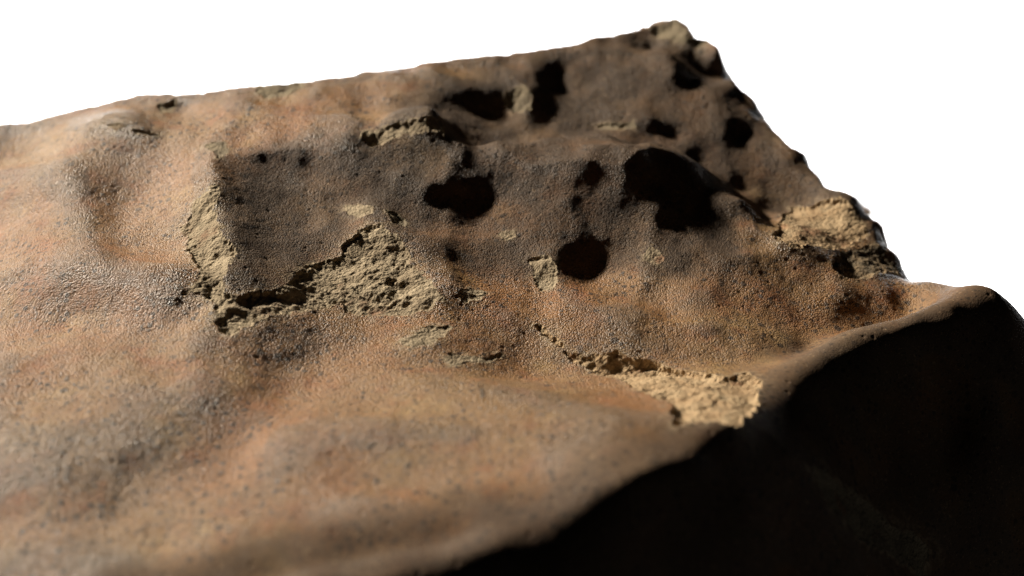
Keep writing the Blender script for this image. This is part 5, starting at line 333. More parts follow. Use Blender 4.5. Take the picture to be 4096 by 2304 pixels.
    [0,0,0,0,0,0,0,0,0,0,0,0,0,0,0,0,0,0,0,0,0,0,0,0,0,0,0,0,0,0,0,0,0,0,0,0,0,0,0,0,0,0,0,0,0,0,0,0,0,0,0,1,1,2,3,4,5,4,1,-4,-13,-28,-47,-70,-93,-114,-126,-127,-120,-108,-94,-81,-68,-55,-43,-32,-22,-12,-2,7,17,27,35,42,43,44,46,48,50,49,43,32,16,-2,-21,-39,-58,-74,-80,-78,-71,-58,-42,-23,-9,-1,2,1,0,-2,-4,-3,-1,-1,0,0,0,0,0,0,0,0,0,0,0,0,0,0,0,0,0,0,0,0,0,0,0,0,0,0,0,0,0,0,0,0,0],
    [0,0,0,0,0,0,0,0,0,0,0,0,0,0,0,0,0,0,0,0,0,0,0,0,0,0,0,0,0,0,0,0,0,0,0,0,0,0,0,0,0,0,0,0,0,0,0,0,0,0,0,0,1,2,3,4,5,5,4,1,-5,-16,-33,-56,-84,-110,-129,-134,-128,-116,-103,-89,-76,-63,-50,-38,-26,-15,-5,5,14,23,32,38,40,38,37,36,35,35,31,22,8,-8,-23,-37,-53,-67,-72,-68,-60,-47,-30,-14,-5,-1,-1,-1,-1,0,-1,-1,0,0,0,0,0,0,0,0,0,0,0,0,0,0,0,0,0,0,0,0,0,0,0,0,0,0,0,0,0,0,0,0,0,0,0],
    [0,0,0,0,0,0,0,0,0,0,0,0,0,0,0,0,0,0,0,0,0,0,0,0,0,0,0,0,0,0,0,0,0,0,0,0,0,0,0,0,0,0,0,0,0,0,0,0,0,0,0,0,0,1,2,3,4,5,5,4,1,-8,-22,-45,-74,-105,-131,-141,-137,-125,-112,-98,-84,-71,-57,-44,-32,-20,-9,1,10,19,25,30,32,30,27,25,24,23,20,12,1,-12,-24,-34,-45,-55,-58,-53,-44,-32,-18,-8,-4,-4,-4,-3,-2,0,0,0,0,0,0,0,0,0,0,0,0,0,0,0,0,0,0,0,0,0,0,0,0,0,0,0,0,0,0,0,0,0,0,0,0,0,0],
    [0,0,0,0,0,0,0,0,0,0,0,0,0,0,0,0,0,0,0,0,0,0,0,0,0,0,0,0,0,0,0,0,0,0,0,0,0,0,0,0,0,0,0,0,0,0,0,0,0,0,0,0,0,0,1,2,3,4,6,6,4,-3,-15,-35,-64,-98,-129,-146,-145,-135,-121,-108,-93,-79,-65,-51,-38,-26,-14,-4,5,11,16,19,20,20,18,16,14,14,12,6,-4,-14,-23,-28,-34,-39,-37,-30,-23,-16,-10,-5,-4,-4,-3,-2,-1,0,0,0,0,0,0,0,0,0,0,0,0,0,0,0,0,0,0,0,0,0,0,0,0,0,0,0,0,0,0,0,0,0,0,0,0,0,0],
    [0,0,0,0,0,0,0,0,0,0,0,0,0,0,0,0,0,0,0,0,0,0,0,0,0,0,0,0,0,0,0,0,0,0,0,0,0,0,0,0,0,0,0,0,0,0,0,0,0,0,0,0,0,0,1,1,2,4,5,6,5,1,-9,-26,-53,-88,-123,-148,-153,-145,-132,-118,-103,-89,-74,-59,-45,-32,-19,-9,-2,3,6,8,10,11,11,9,8,7,5,0,-7,-14,-18,-19,-21,-21,-16,-10,-7,-5,-4,-2,-1,-1,-1,0,0,0,0,0,0,0,0,0,0,0,0,0,0,0,0,0,0,0,0,0,0,0,0,0,0,0,0,0,0,0,0,0,0,0,0,0,0,0,0],
    [0,0,0,0,0,0,0,0,0,0,0,0,0,0,0,0,0,0,0,0,0,0,0,0,0,0,0,0,0,0,0,0,0,0,0,0,0,0,0,0,0,0,0,0,0,0,0,0,0,0,0,0,0,0,0,1,2,3,4,6,6,3,-4,-19,-43,-77,-114,-145,-158,-155,-143,-128,-114,-98,-83,-68,-53,-38,-25,-13,-4,-1,0,2,4,6,6,5,4,2,1,-2,-7,-10,-10,-8,-7,-6,-4,-2,0,0,0,0,0,0,0,0,0,0,0,0,0,0,0,0,0,0,0,0,0,0,0,0,0,0,0,0,0,0,0,0,0,0,0,0,0,0,0,0,0,0,0,0,0,0,0],
    [0,0,0,0,0,0,0,0,0,0,0,0,0,0,0,0,0,0,0,0,0,0,0,0,0,0,0,0,0,0,0,0,0,0,0,0,0,0,0,0,0,0,0,0,0,0,0,0,0,0,0,0,0,0,0,0,1,2,4,5,6,5,-1,-12,-33,-64,-101,-137,-160,-163,-154,-140,-124,-109,-92,-76,-60,-45,-30,-17,-6,-1,1,2,2,3,4,3,2,1,1,0,-2,-2,1,6,7,4,0,-1,0,1,0,0,0,0,0,0,0,0,0,0,0,0,0,0,0,0,0,0,0,0,0,0,0,0,0,0,0,0,0,0,0,0,0,0,0,0,0,0,0,0,0,0,0,0,0],
    [0,0,0,0,0,0,0,0,0,0,0,0,0,0,0,0,0,0,0,0,0,0,0,0,0,0,0,0,0,0,0,0,0,0,0,0,0,0,0,0,0,0,0,0,0,0,0,0,0,0,0,0,0,0,0,0,1,2,3,4,6,5,2,-7,-24,-51,-86,-125,-156,-168,-164,-151,-136,-119,-102,-85,-68,-52,-36,-21,-9,-1,2,3,3,3,2,2,1,1,2,2,3,5,9,14,15,10,2,0,0,0,0,0,0,0,0,0,0,0,0,0,0,0,0,0,0,0,0,0,0,0,0,0,0,0,0,0,0,0,0,0,0,0,0,0,0,0,0,0,0,0,0,0,0,0,0],
    [0,0,0,0,0,0,0,0,0,0,0,0,0,0,0,0,0,0,0,0,0,0,0,0,0,0,0,0,0,0,0,0,0,0,0,0,0,0,0,0,0,0,0,0,0,0,0,0,0,0,0,0,0,0,0,0,0,1,2,4,5,6,4,-2,-16,-38,-71,-110,-146,-168,-172,-162,-147,-131,-113,-95,-76,-58,-41,-25,-12,-3,1,3,3,3,2,1,1,1,2,3,4,5,7,8,8,5,2,0,0,0,0,0,0,0,0,0,0,0,0,0,0,0,0,0,0,0,0,0,0,0,0,0,0,0,0,0,0,0,0,0,0,0,0,0,0,0,0,0,0,0,0,0,0,0,0],
    [0,0,0,0,0,0,0,0,0,0,0,0,0,0,0,0,0,0,0,0,0,0,0,0,0,0,0,0,0,0,0,0,0,0,0,0,0,0,0,0,0,0,0,0,0,0,0,0,0,0,0,0,0,0,0,0,0,1,2,3,5,6,5,1,-9,-27,-55,-92,-131,-161,-175,-171,-159,-142,-124,-104,-84,-65,-46,-29,-15,-5,0,2,3,2,2,1,1,1,1,1,2,2,2,1,1,1,0,0,0,0,0,0,0,0,0,0,0,0,0,0,0,0,0,0,0,0,0,0,0,0,0,0,0,0,0,0,0,0,0,0,0,0,0,0,0,0,0,0,0,0,0,0,0,0,0],
    [0,0,0,0,0,0,0,0,0,0,0,0,0,0,0,0,0,0,0,0,0,0,0,0,0,0,0,0,0,0,0,0,0,0,0,0,0,0,0,0,0,0,0,0,0,0,0,0,0,0,0,0,0,0,0,0,0,0,1,3,4,5,5,3,-4,-18,-41,-73,-111,-146,-168,-174,-167,-152,-134,-113,-92,-71,-50,-32,-17,-7,-1,1,2,2,1,1,0,0,0,0,0,0,0,0,0,0,0,0,0,0,0,0,0,0,0,0,0,0,0,0,0,0,0,0,0,0,0,0,0,0,0,0,0,0,0,0,0,0,0,0,0,0,0,0,0,0,0,0,0,0,0,0,0,0,0],
    [0,0,0,0,0,0,0,0,0,0,0,0,0,0,0,0,0,0,0,0,0,0,0,0,0,0,0,0,0,0,0,0,0,0,0,0,0,0,0,0,0,0,0,0,0,0,0,0,0,0,0,0,0,0,0,0,0,0,1,2,3,5,5,4,0,-10,-28,-55,-88,-122,-149,-163,-164,-154,-138,-117,-95,-72,-50,-31,-17,-7,-2,1,1,1,1,0,0,0,0,0,0,0,0,0,0,0,0,0,0,0,0,0,0,0,0,0,0,0,0,0,0,0,0,0,0,0,0,0,0,0,0,0,0,0,0,0,0,0,0,0,0,0,0,0,0,0,0,0,0,0,0,0,0,0,0],
    [0,0,0,0,0,0,0,0,0,0,0,0,0,0,0,0,0,0,0,0,0,0,0,0,0,0,0,0,0,0,0,0,0,0,0,0,0,0,0,0,0,0,0,0,0,0,0,0,0,0,0,0,0,0,0,0,0,0,1,1,3,4,5,5,3,-4,-17,-38,-65,-95,-121,-138,-144,-140,-127,-108,-87,-64,-44,-26,-14,-6,-1,0,1,0,0,0,0,0,0,0,0,0,0,0,0,0,0,0,0,0,0,0,0,0,0,0,0,0,0,0,0,0,0,0,0,0,0,0,0,0,0,0,0,0,0,0,0,0,0,0,0,0,0,0,0,0,0,0,0,0,0,0,0,0,0],
    [0,0,0,0,0,0,0,0,0,0,0,0,0,0,0,0,0,0,0,0,0,0,0,0,0,0,0,0,0,0,0,0,0,0,0,0,0,0,0,0,0,0,0,0,0,0,0,0,0,0,0,0,0,0,0,0,0,0,0,1,2,3,4,5,4,0,-9,-23,-44,-68,-90,-106,-114,-112,-103,-87,-68,-48,-31,-17,-8,-3,0,0,0,0,0,0,0,0,0,0,0,0,0,0,0,0,0,0,0,0,0,0,0,0,0,0,0,0,0,0,0,0,0,0,0,0,0,0,0,0,0,0,0,0,0,0,0,0,0,0,0,0,0,0,0,0,0,0,0,0,0,0,0,0,0],
    [0,0,0,0,0,0,0,0,0,0,0,0,0,0,0,0,0,0,0,0,0,0,0,0,0,0,0,0,0,0,0,0,0,0,0,0,0,0,0,0,0,0,0,0,0,0,0,0,0,0,0,0,0,0,0,0,0,0,0,1,1,2,4,4,4,2,-3,-13,-27,-44,-61,-74,-80,-80,-73,-60,-44,-28,-15,-7,-2,0,0,0,0,0,0,0,0,0,0,0,0,0,0,0,0,0,0,0,0,0,0,0,0,0,0,0,0,0,0,0,0,0,0,0,0,0,0,0,0,0,0,0,0,0,0,0,0,0,0,0,0,0,0,0,0,0,0,0,0,0,0,0,0,0,0],
    [0,0,0,0,0,0,0,0,0,0,0,0,0,0,0,0,0,0,0,0,0,0,0,0,0,0,0,0,0,0,0,0,0,0,0,0,0,0,0,0,0,0,0,0,0,0,0,0,0,0,0,0,0,0,0,0,0,0,0,0,1,2,3,4,4,3,1,-5,-14,-25,-37,-46,-51,-51,-45,-35,-23,-10,-3,0,1,0,0,0,0,0,0,0,0,0,0,0,0,0,0,0,0,0,0,0,0,0,0,0,0,0,0,0,0,0,0,0,0,0,0,0,0,0,0,0,0,0,0,0,0,0,0,0,0,0,0,0,0,0,0,0,0,0,0,0,0,0,0,0,0,0,0],
    [0,0,0,0,0,0,0,0,0,0,0,0,0,0,0,0,0,0,0,0,0,0,0,0,0,0,0,0,0,0,0,0,0,0,0,0,0,0,0,0,0,0,0,0,0,0,0,0,0,0,0,0,0,0,0,0,0,0,0,0,1,1,2,3,4,4,2,0,-6,-12,-20,-25,-28,-28,-24,-17,-9,-2,1,1,1,0,0,0,0,0,0,0,0,0,0,0,0,0,0,0,0,0,0,0,0,0,0,0,0,0,0,0,0,0,0,0,0,0,0,0,0,0,0,0,0,0,0,0,0,0,0,0,0,0,0,0,0,0,0,0,0,0,0,0,0,0,0,0,0,0,0],
    [0,0,0,0,0,0,0,0,0,0,0,0,0,0,0,0,0,0,0,0,0,0,0,0,0,0,0,0,0,0,0,0,0,0,0,0,0,0,0,0,0,0,0,0,0,0,0,0,0,0,0,0,0,0,0,0,0,0,0,0,0,1,1,2,3,3,3,2,-1,-4,-8,-11,-13,-12,-10,-6,-2,0,1,1,0,0,0,0,0,0,0,0,0,0,0,0,0,0,0,0,0,0,0,0,0,0,0,0,0,0,0,0,0,0,0,0,0,0,0,0,0,0,0,0,0,0,0,0,0,0,0,0,0,0,0,0,0,0,0,0,0,0,0,0,0,0,0,0,0,0,0],
    [0,0,0,0,0,0,0,0,0,0,0,0,0,0,0,0,0,0,0,0,0,0,0,0,0,0,0,0,0,0,0,0,0,0,0,0,0,0,0,0,0,0,0,0,0,0,0,0,0,0,0,0,0,0,0,0,0,0,0,0,0,0,1,1,2,3,3,3,2,0,-2,-3,-4,-3,-2,-1,1,1,0,0,0,0,0,0,0,0,0,0,0,0,0,0,0,0,0,0,0,0,0,0,0,0,0,0,0,0,0,0,0,0,0,0,0,0,0,0,0,0,0,0,0,0,0,0,0,0,0,0,0,0,0,0,0,0,0,0,0,0,0,0,0,0,0,0,0,0,0],
    [0,0,0,0,0,0,0,0,0,0,0,0,0,0,0,0,0,0,0,0,0,0,0,0,0,0,0,0,0,0,0,0,0,0,0,0,0,0,0,0,0,0,0,0,0,0,0,0,0,0,0,0,0,0,0,0,0,0,0,0,0,0,0,1,1,2,2,2,2,2,1,1,0,1,1,1,2,1,0,0,0,0,0,0,0,0,0,0,0,0,0,0,0,0,0,0,0,0,0,0,0,0,0,0,0,0,0,0,0,0,0,0,0,0,0,0,0,0,0,0,0,0,0,0,0,0,0,0,0,0,0,0,0,0,0,0,0,0,0,0,0,0,0,0,0,0,0],
    [0,0,0,0,0,0,0,0,0,0,0,0,0,0,0,0,0,0,0,0,0,0,0,0,0,0,0,0,0,0,0,0,0,0,0,0,0,0,0,0,0,0,0,0,0,0,0,0,0,0,0,0,0,0,0,0,0,0,0,0,0,0,0,0,1,1,2,2,2,2,2,2,2,2,2,2,1,1,0,0,0,0,0,0,0,0,0,0,0,0,0,0,0,0,0,0,0,0,0,0,0,0,0,0,0,0,0,0,0,0,0,0,0,0,0,0,0,0,0,0,0,0,0,0,0,0,0,0,0,0,0,0,0,0,0,0,0,0,0,0,0,0,0,0,0,0,0],
    [0,0,0,0,0,0,0,0,0,0,0,0,0,0,0,0,0,0,0,0,0,0,0,0,0,0,0,0,0,0,0,0,0,0,0,0,0,0,0,0,0,0,0,0,0,0,0,0,0,0,0,0,0,0,0,0,0,0,0,0,0,0,0,0,0,1,1,1,1,2,2,2,2,2,2,2,1,1,0,0,0,0,0,0,0,0,0,0,0,0,0,0,0,0,0,0,0,0,0,0,0,0,0,0,0,0,0,0,0,0,0,0,0,0,0,0,0,0,0,0,0,0,0,0,0,0,0,0,0,0,0,0,0,0,0,0,0,0,0,0,0,0,0,0,0,0,0],
    [0,0,0,0,0,0,0,0,0,0,0,0,0,0,0,0,0,0,0,0,0,0,0,0,0,0,0,0,0,0,0,0,0,0,0,0,0,0,0,0,0,0,0,0,0,0,0,0,0,0,0,0,0,0,0,0,0,0,0,0,0,0,0,0,0,0,0,1,1,1,1,1,1,1,1,1,1,0,0,0,0,0,0,0,0,0,0,0,0,0,0,0,0,0,0,0,0,0,0,0,0,0,0,0,0,0,0,0,0,0,0,0,0,0,0,0,0,0,0,0,0,0,0,0,0,0,0,0,0,0,0,0,0,0,0,0,0,0,0,0,0,0,0,0,0,0,0],
    [0,0,0,0,0,0,0,0,0,0,0,0,0,0,0,0,0,0,0,0,0,0,0,0,0,0,0,0,0,0,0,0,0,0,0,0,0,0,0,0,0,0,0,0,0,0,0,0,0,0,0,0,0,0,0,0,0,0,0,0,0,0,0,0,0,0,0,0,0,1,1,1,1,1,1,1,0,0,0,0,0,0,0,0,0,0,0,0,0,0,0,0,0,0,0,0,0,0,0,0,0,0,0,0,0,0,0,0,0,0,0,0,0,0,0,0,0,0,0,0,0,0,0,0,0,0,0,0,0,0,0,0,0,0,0,0,0,0,0,0,0,0,0,0,0,0,0],
    [0,0,0,0,0,0,0,0,0,0,0,0,0,0,0,0,0,0,0,0,0,0,0,0,0,0,0,0,0,0,0,0,0,0,0,0,0,0,0,0,0,0,0,0,0,0,0,0,0,0,0,0,0,0,0,0,0,0,0,0,0,0,0,0,0,0,0,0,0,0,0,0,0,0,0,0,0,0,0,0,0,0,0,0,0,0,0,0,0,0,0,0,0,0,0,0,0,0,0,0,0,0,0,0,0,0,0,0,0,0,0,0,0,0,0,0,0,0,0,0,0,0,0,0,0,0,0,0,0,0,0,0,0,0,0,0,0,0,0,0,0,0,0,0,0,0,0],
    [0,0,0,0,0,0,0,0,0,0,0,0,0,0,0,0,0,0,0,0,0,0,0,0,0,0,0,0,0,0,0,0,0,0,0,0,0,0,0,0,0,0,0,0,0,0,0,0,0,0,0,0,0,0,0,0,0,0,0,0,0,0,0,0,0,0,0,0,0,0,0,0,0,0,0,0,0,0,0,0,0,0,0,0,0,0,0,0,0,0,0,0,0,0,0,0,0,0,0,0,0,0,0,0,0,0,0,0,0,0,0,0,0,0,0,0,0,0,0,0,0,0,0,0,0,0,0,0,0,0,0,0,0,0,0,0,0,0,0,0,0,0,0,0,0,0,0],
    [0,0,0,0,0,0,0,0,0,0,0,0,0,0,0,0,0,0,0,0,0,0,0,0,0,0,0,0,0,0,0,0,0,0,0,0,0,0,0,0,0,0,0,0,0,0,0,0,0,0,0,0,0,0,0,0,0,0,0,0,0,0,0,0,0,0,0,0,0,0,0,0,0,0,0,0,0,0,0,0,0,0,0,0,0,0,0,0,0,0,0,0,0,0,0,0,0,0,0,0,0,0,0,0,0,0,0,0,0,0,0,0,0,0,0,0,0,0,0,0,0,0,0,0,0,0,0,0,0,0,0,0,0,0,0,0,0,0,0,0,0,0,0,0,0,0,0],
    [0,0,0,0,0,0,0,0,0,0,0,0,0,0,0,0,0,0,0,0,0,0,0,0,0,0,0,0,0,0,0,0,0,0,0,0,0,0,0,0,0,0,0,0,0,0,0,0,0,0,0,0,0,0,0,0,0,0,0,0,0,0,0,0,0,0,0,0,0,0,0,0,0,0,0,0,0,0,0,0,0,0,0,0,0,0,0,0,0,0,0,0,0,0,0,0,0,0,0,0,0,0,0,0,0,0,0,0,0,0,0,0,0,0,0,0,0,0,0,0,0,0,0,0,0,0,0,0,0,0,0,0,0,0,0,0,0,0,0,0,0,0,0,0,0,0,0],
    [0,0,0,0,0,0,0,0,0,0,0,0,0,0,0,0,0,0,0,0,0,0,0,0,0,0,0,0,0,0,0,0,0,0,0,0,0,0,0,0,0,0,0,0,0,0,0,0,0,0,0,0,0,0,0,0,0,0,0,0,0,0,0,0,0,0,0,0,0,0,0,0,0,0,0,0,0,0,0,0,0,0,0,0,0,0,0,0,0,0,0,0,0,0,0,0,0,0,0,0,0,0,0,0,0,0,0,0,0,0,0,0,0,0,0,0,0,0,0,0,0,0,0,0,0,0,0,0,0,0,0,0,0,0,0,0,0,0,0,0,0,0,0,0,0,0,0],
    [0,0,0,0,0,0,0,0,0,0,0,0,0,0,0,0,0,0,0,0,0,0,0,0,0,0,0,0,0,0,0,0,0,0,0,0,0,0,0,0,0,0,0,0,0,0,0,0,0,0,0,0,0,0,0,0,0,0,0,0,0,0,0,0,0,0,0,0,0,0,0,0,0,0,0,0,0,0,0,0,0,0,0,0,0,0,0,0,0,0,0,0,0,0,0,0,0,0,0,0,0,0,0,0,0,0,0,0,0,0,0,0,0,0,0,0,0,0,0,0,0,0,0,0,0,0,0,0,0,0,0,0,0,0,0,0,0,0,0,0,0,0,0,0,0,0,0],
    [0,0,0,0,0,0,0,0,0,0,0,0,0,0,0,0,0,0,0,0,0,0,0,0,0,0,0,0,0,0,0,0,0,0,0,0,0,0,0,0,0,0,0,0,0,0,0,0,0,0,0,0,0,0,0,0,0,0,0,0,0,0,0,0,0,0,0,0,0,0,0,0,0,0,0,0,0,0,0,0,0,0,0,0,0,0,0,0,0,0,0,0,0,0,0,0,0,0,0,0,0,0,0,0,0,0,0,0,0,0,0,0,0,0,0,0,0,0,0,0,0,0,0,0,0,0,0,0,0,0,0,0,0,0,0,0,0,0,0,0,0,0,0,0,0,0,0],
    [0,0,0,0,0,0,0,0,0,0,0,0,0,0,0,0,0,0,0,0,0,0,0,0,0,0,0,0,0,0,0,0,0,0,0,0,0,0,0,0,0,0,0,0,0,0,0,0,0,0,0,0,0,0,0,0,0,0,0,0,0,0,0,0,0,0,0,0,0,0,0,0,0,0,0,0,0,0,0,0,0,0,0,0,0,0,0,0,0,0,0,0,0,0,0,0,0,0,0,0,0,0,0,0,0,0,0,0,0,0,0,0,0,0,0,0,0,0,0,0,0,0,0,0,0,0,0,0,0,0,0,0,0,0,0,0,0,0,0,0,0,0,0,0,0,0,0],
    [0,0,0,0,0,0,0,0,0,0,0,0,0,0,0,0,0,0,0,0,0,0,0,0,0,0,0,0,0,0,0,0,0,0,0,0,0,0,0,0,0,0,0,0,0,0,0,0,0,0,0,0,0,0,0,0,0,0,0,0,0,0,0,0,0,0,0,0,0,0,0,0,0,0,0,0,0,0,0,0,0,0,0,0,0,0,0,0,0,0,0,0,0,0,0,0,0,0,0,0,0,0,0,0,0,0,0,0,0,0,0,0,0,0,0,0,0,0,0,0,0,0,0,0,0,0,0,0,0,0,0,0,0,0,0,0,0,0,0,0,0,0,0,0,0,0,0],
]
CHIP_NAME = ['chipped_scar', 'flake_mark', 'flake_mark', 'flake_mark', 'flake_mark', 'flake_mark', 'flake_mark', 'flake_mark', 'chipped_scar', 'flake_mark', 'chipped_scar', 'flake_mark', 'chipped_scar', 'flake_mark', 'broken_edge', 'broken_edge', 'broken_edge', 'chipped_scar', 'flake_mark', 'flake_mark', 'flake_mark', 'chipped_scar']
CHIP_KIND = 'ssossssssooooooWdWssso'
GRID_X, GRID_Y = 0.40, 0.36

# ---------------------------------------------------------------- relief of the stone (millimetres)
def lattice(seed, n=256):
    return np.random.RandomState(seed).rand(n, n).astype(np.float32)

def vnoise(x, y, scale, seed):
    """smooth value noise in -1..1, feature size = scale mm"""
    L = lattice(seed); n = L.shape[0]
    u = x / scale + 37.3; v = y / scale + 91.7
    iu = np.floor(u).astype(np.int32); iv = np.floor(v).astype(np.int32)
    fu = (u - iu).astype(np.float32); fv = (v - iv).astype(np.float32)
    fu = fu * fu * fu * (fu * (fu * 6 - 15) + 10); fv = fv * fv * fv * (fv * (fv * 6 - 15) + 10)
    i0 = iu % n; i1 = (iu + 1) % n; j0 = iv % n; j1 = (iv + 1) % n
    a = L[i0, j0] * (1 - fu) + L[i1, j0] * fu
    b = L[i0, j1] * (1 - fu) + L[i1, j1] * fu
    return (a * (1 - fv) + b * fv) * 2 - 1

def fbm(x, y, scale, seed, octaves=4, gain=0.5):
    t = 0; a = 1.0
    for k in range(octaves):
        c, s = math.cos(0.7 * k + seed), math.sin(0.7 * k + seed)
        t = t + a * vnoise(x * c - y * s, x * s + y * c, scale / 2.03 ** k, seed * 7 + k)
        a *= gain
    return t

def cells(x, y, scale, seed):
    """distance to the nearest of one jittered point per cell (0..~1), and that cell's random value"""
    R = np.random.RandomState(seed).rand(64, 64, 3).astype(np.float32)
    u = x / scale; v = y / scale
    iu = np.floor(u).astype(np.int32); iv = np.floor(v).astype(np.int32)
    best = np.full(u.shape, 9.0, np.float32); val = np.zeros(u.shape, np.float32)
    for di in (-1, 0, 1):
        for dj in (-1, 0, 1):
            r = R[(iu + di) % 64, (iv + dj) % 64]
            d = (iu + di + r[..., 0] - u) ** 2 + (iv + dj + r[..., 1] - v) ** 2
            m = d < best
            best = np.where(m, d, best); val = np.where(m, r[..., 2], val)
    return np.sqrt(best), val

def rbf_fit(P):
    P = np.asarray(P, float); n = len(P)
    xy = P[:, :2] / 100.0
    r2 = ((xy[:, None] - xy[None]) ** 2).sum(-1)
    K = 0.5 * r2 * np.log(r2 + 1e-12) + np.eye(n) * RBF_SMOOTH
    A = np.zeros((n + 3, n + 3)); A[:n, :n] = K
    A[:n, n] = 1; A[:n, n + 1:] = xy; A[n, :n] = 1; A[n + 1:, :n] = xy.T
    w = np.linalg.solve(A, np.concatenate([P[:, 2], [0, 0, 0]]))
    return xy, w

def rbf_eval(fit, x, y):
    xy, w = fit; n = len(xy)
    u = (x / 100.0).astype(np.float32); v = (y / 100.0).astype(np.float32)
    z = (w[n] + w[n + 1] * u + w[n + 2] * v).astype(np.float32)
    for k in range(n):
        r2 = (u - np.float32(xy[k, 0])) ** 2 + (v - np.float32(xy[k, 1])) ** 2 + np.float32(1e-9)
        z += np.float32(0.5 * w[k]) * r2 * np.log(r2)
    return z

def poly_sd(x, y, poly):
    """signed distance to a closed polygon, positive outside"""
    d = np.full(x.shape, 1e9, np.float32); inside = np.zeros(x.shape, bool)
    n = len(poly)
    for k in range(n):
        ax, ay = poly[k]; bx, by = poly[(k + 1) % n]
        ex, ey = bx - ax, by - ay
        t = np.clip(((x - ax) * ex + (y - ay) * ey) / (ex * ex + ey * ey + 1e-9), 0, 1)
        d = np.minimum(d, (x - ax - t * ex) ** 2 + (y - ay - t * ey) ** 2)
        c = ((ay > y) != (by > y))
        inside ^= c & (x < (bx - ax) * (y - ay) / (by - ay + 1e-12) + ax)
    d = np.sqrt(d)
    return np.where(inside, -d, d)

def line_d(x, y, pts):
    """distance to an open polyline, side sign and 0..1 place along it"""
    best = np.full(x.shape, 1e9, np.float32); side = np.zeros(x.shape, np.float32); along = np.zeros(x.shape, np.float32)
    n = len(pts) - 1
    for k in range(n):
        ax, ay = pts[k]; bx, by = pts[k + 1]
        ex, ey = bx - ax, by - ay
        t = np.clip(((x - ax) * ex + (y - ay) * ey) / (ex * ex + ey * ey + 1e-9), 0, 1)
        d = (x - ax - t * ex) ** 2 + (y - ay - t * ey) ** 2
        m = d < best
        best = np.where(m, d, best)
        side = np.where(m, np.sign(ex * (y - ay) - ey * (x - ax)), side)
        along = np.where(m, (k + t) / n, along)
    return np.sqrt(best), side, along

def sstep(a, b, x):
    t = np.clip((x - a) / (b - a), 0, 1)
    return t * t * (3 - 2 * t)

def gauss(A, sig):
    r = int(3 * sig + 1); w = np.exp(-0.5 * (np.arange(-r, r + 1) / sig) ** 2); w /= w.sum()
    for ax in (0, 1):
        P = np.pad(A, [(r, r) if a == ax else (0, 0) for a in (0, 1)], mode='edge'); n = A.shape[ax]
        A = sum(wk * (P[q:q + n] if ax == 0 else P[:, q:q + n]) for q, wk in enumerate(w))
    return A.astype(np.float32)

def bicubic(A, u, v):
    u = np.clip(u, 1, A.shape[0] - 3.01); v = np.clip(v, 1, A.shape[1] - 3.01)
    i = u.astype(np.int32); j = v.astype(np.int32); a = (u - i).astype(np.float32); b = (v - j).astype(np.float32)
    def wts(t):                                       # cubic B-spline: smooth to the second derivative
        return ((1 - t) ** 3 / 6, (3 * t ** 3 - 6 * t * t + 4) / 6, (-3 * t ** 3 + 3 * t * t + 3 * t + 1) / 6, t ** 3 / 6)
    wa, wb = wts(a), wts(b); out = 0
    for p in range(4):
        for q in range(4):
            out = out + wa[p] * wb[q] * A[i + p - 1, j + q - 1]
    return out

def scarp_field(x, y):
    """scalloped hollows: a crest, a steep wall on its lee side and a floor that climbs back slowly"""
    h = 0.8; x0, y0 = -260.0, 240.0
    X, Y = np.meshgrid(np.arange(x0, 260, h, dtype=np.float32), np.arange(y0, 740, h, dtype=np.float32), indexing='ij')
    D = np.zeros_like(X)
    for pts, drop, wall, run in SCARPS:
        px = [p[0] for p in pts]; py = [p[1] for p in pts]; far = 3 * run
        i0, i1 = int((min(px) - far - x0) / h), int((max(px) + far - x0) / h); j0, j1 = int((min(py) - far - y0) / h), int((max(py) + far - y0) / h)
        sl = (slice(max(i0, 0), i1), slice(max(j0, 0), j1))
        xs, ys = X[sl], Y[sl]
        d, side, along = line_d(xs, ys, pts)
        ends = sstep(0.0, 0.32, along) * (1 - sstep(0.68, 1.0, along))
        s = d * side + fbm(xs, ys, 7.0, 61, 3) * 0.5
        p = np.maximum(s, 0); n = np.maximum(-s, 0)
        f = np.where(s > 0, 0.12 * np.exp(-p / 6.0) - (1 - np.exp(-(p / wall) ** 1.5)) * np.exp(-(p / run) ** 2), 0.12 * np.exp(-n / 6.0))
        D[sl] += gauss(ends * drop * f, max(1.9, min(4.5, run / 8.0)) / h)
    # shallow thumbprints all over, ridges where two of them meet
    wx = X + 5 * fbm(X, Y, 30.0, 81, 2); wy = Y + 5 * fbm(X, Y, 30.0, 82, 2)
    a1, r1 = cells(wx, wy * 0.8, 24.0, 83); a2, r2 = cells(wx + 7, wy * 0.8, 13.0, 84)
    amp = 0.12 + 0.88 * sstep(-110, -70, X) * sstep(450, 480, Y + 0.15 * X)
    D += gauss(amp * (2.9 * (a1 ** 2 - 0.2) + 1.1 * (a2 ** 2 - 0.2)), 1.3 / h)
    return bicubic(D, (x - x0) / h, (y - y0) / h)

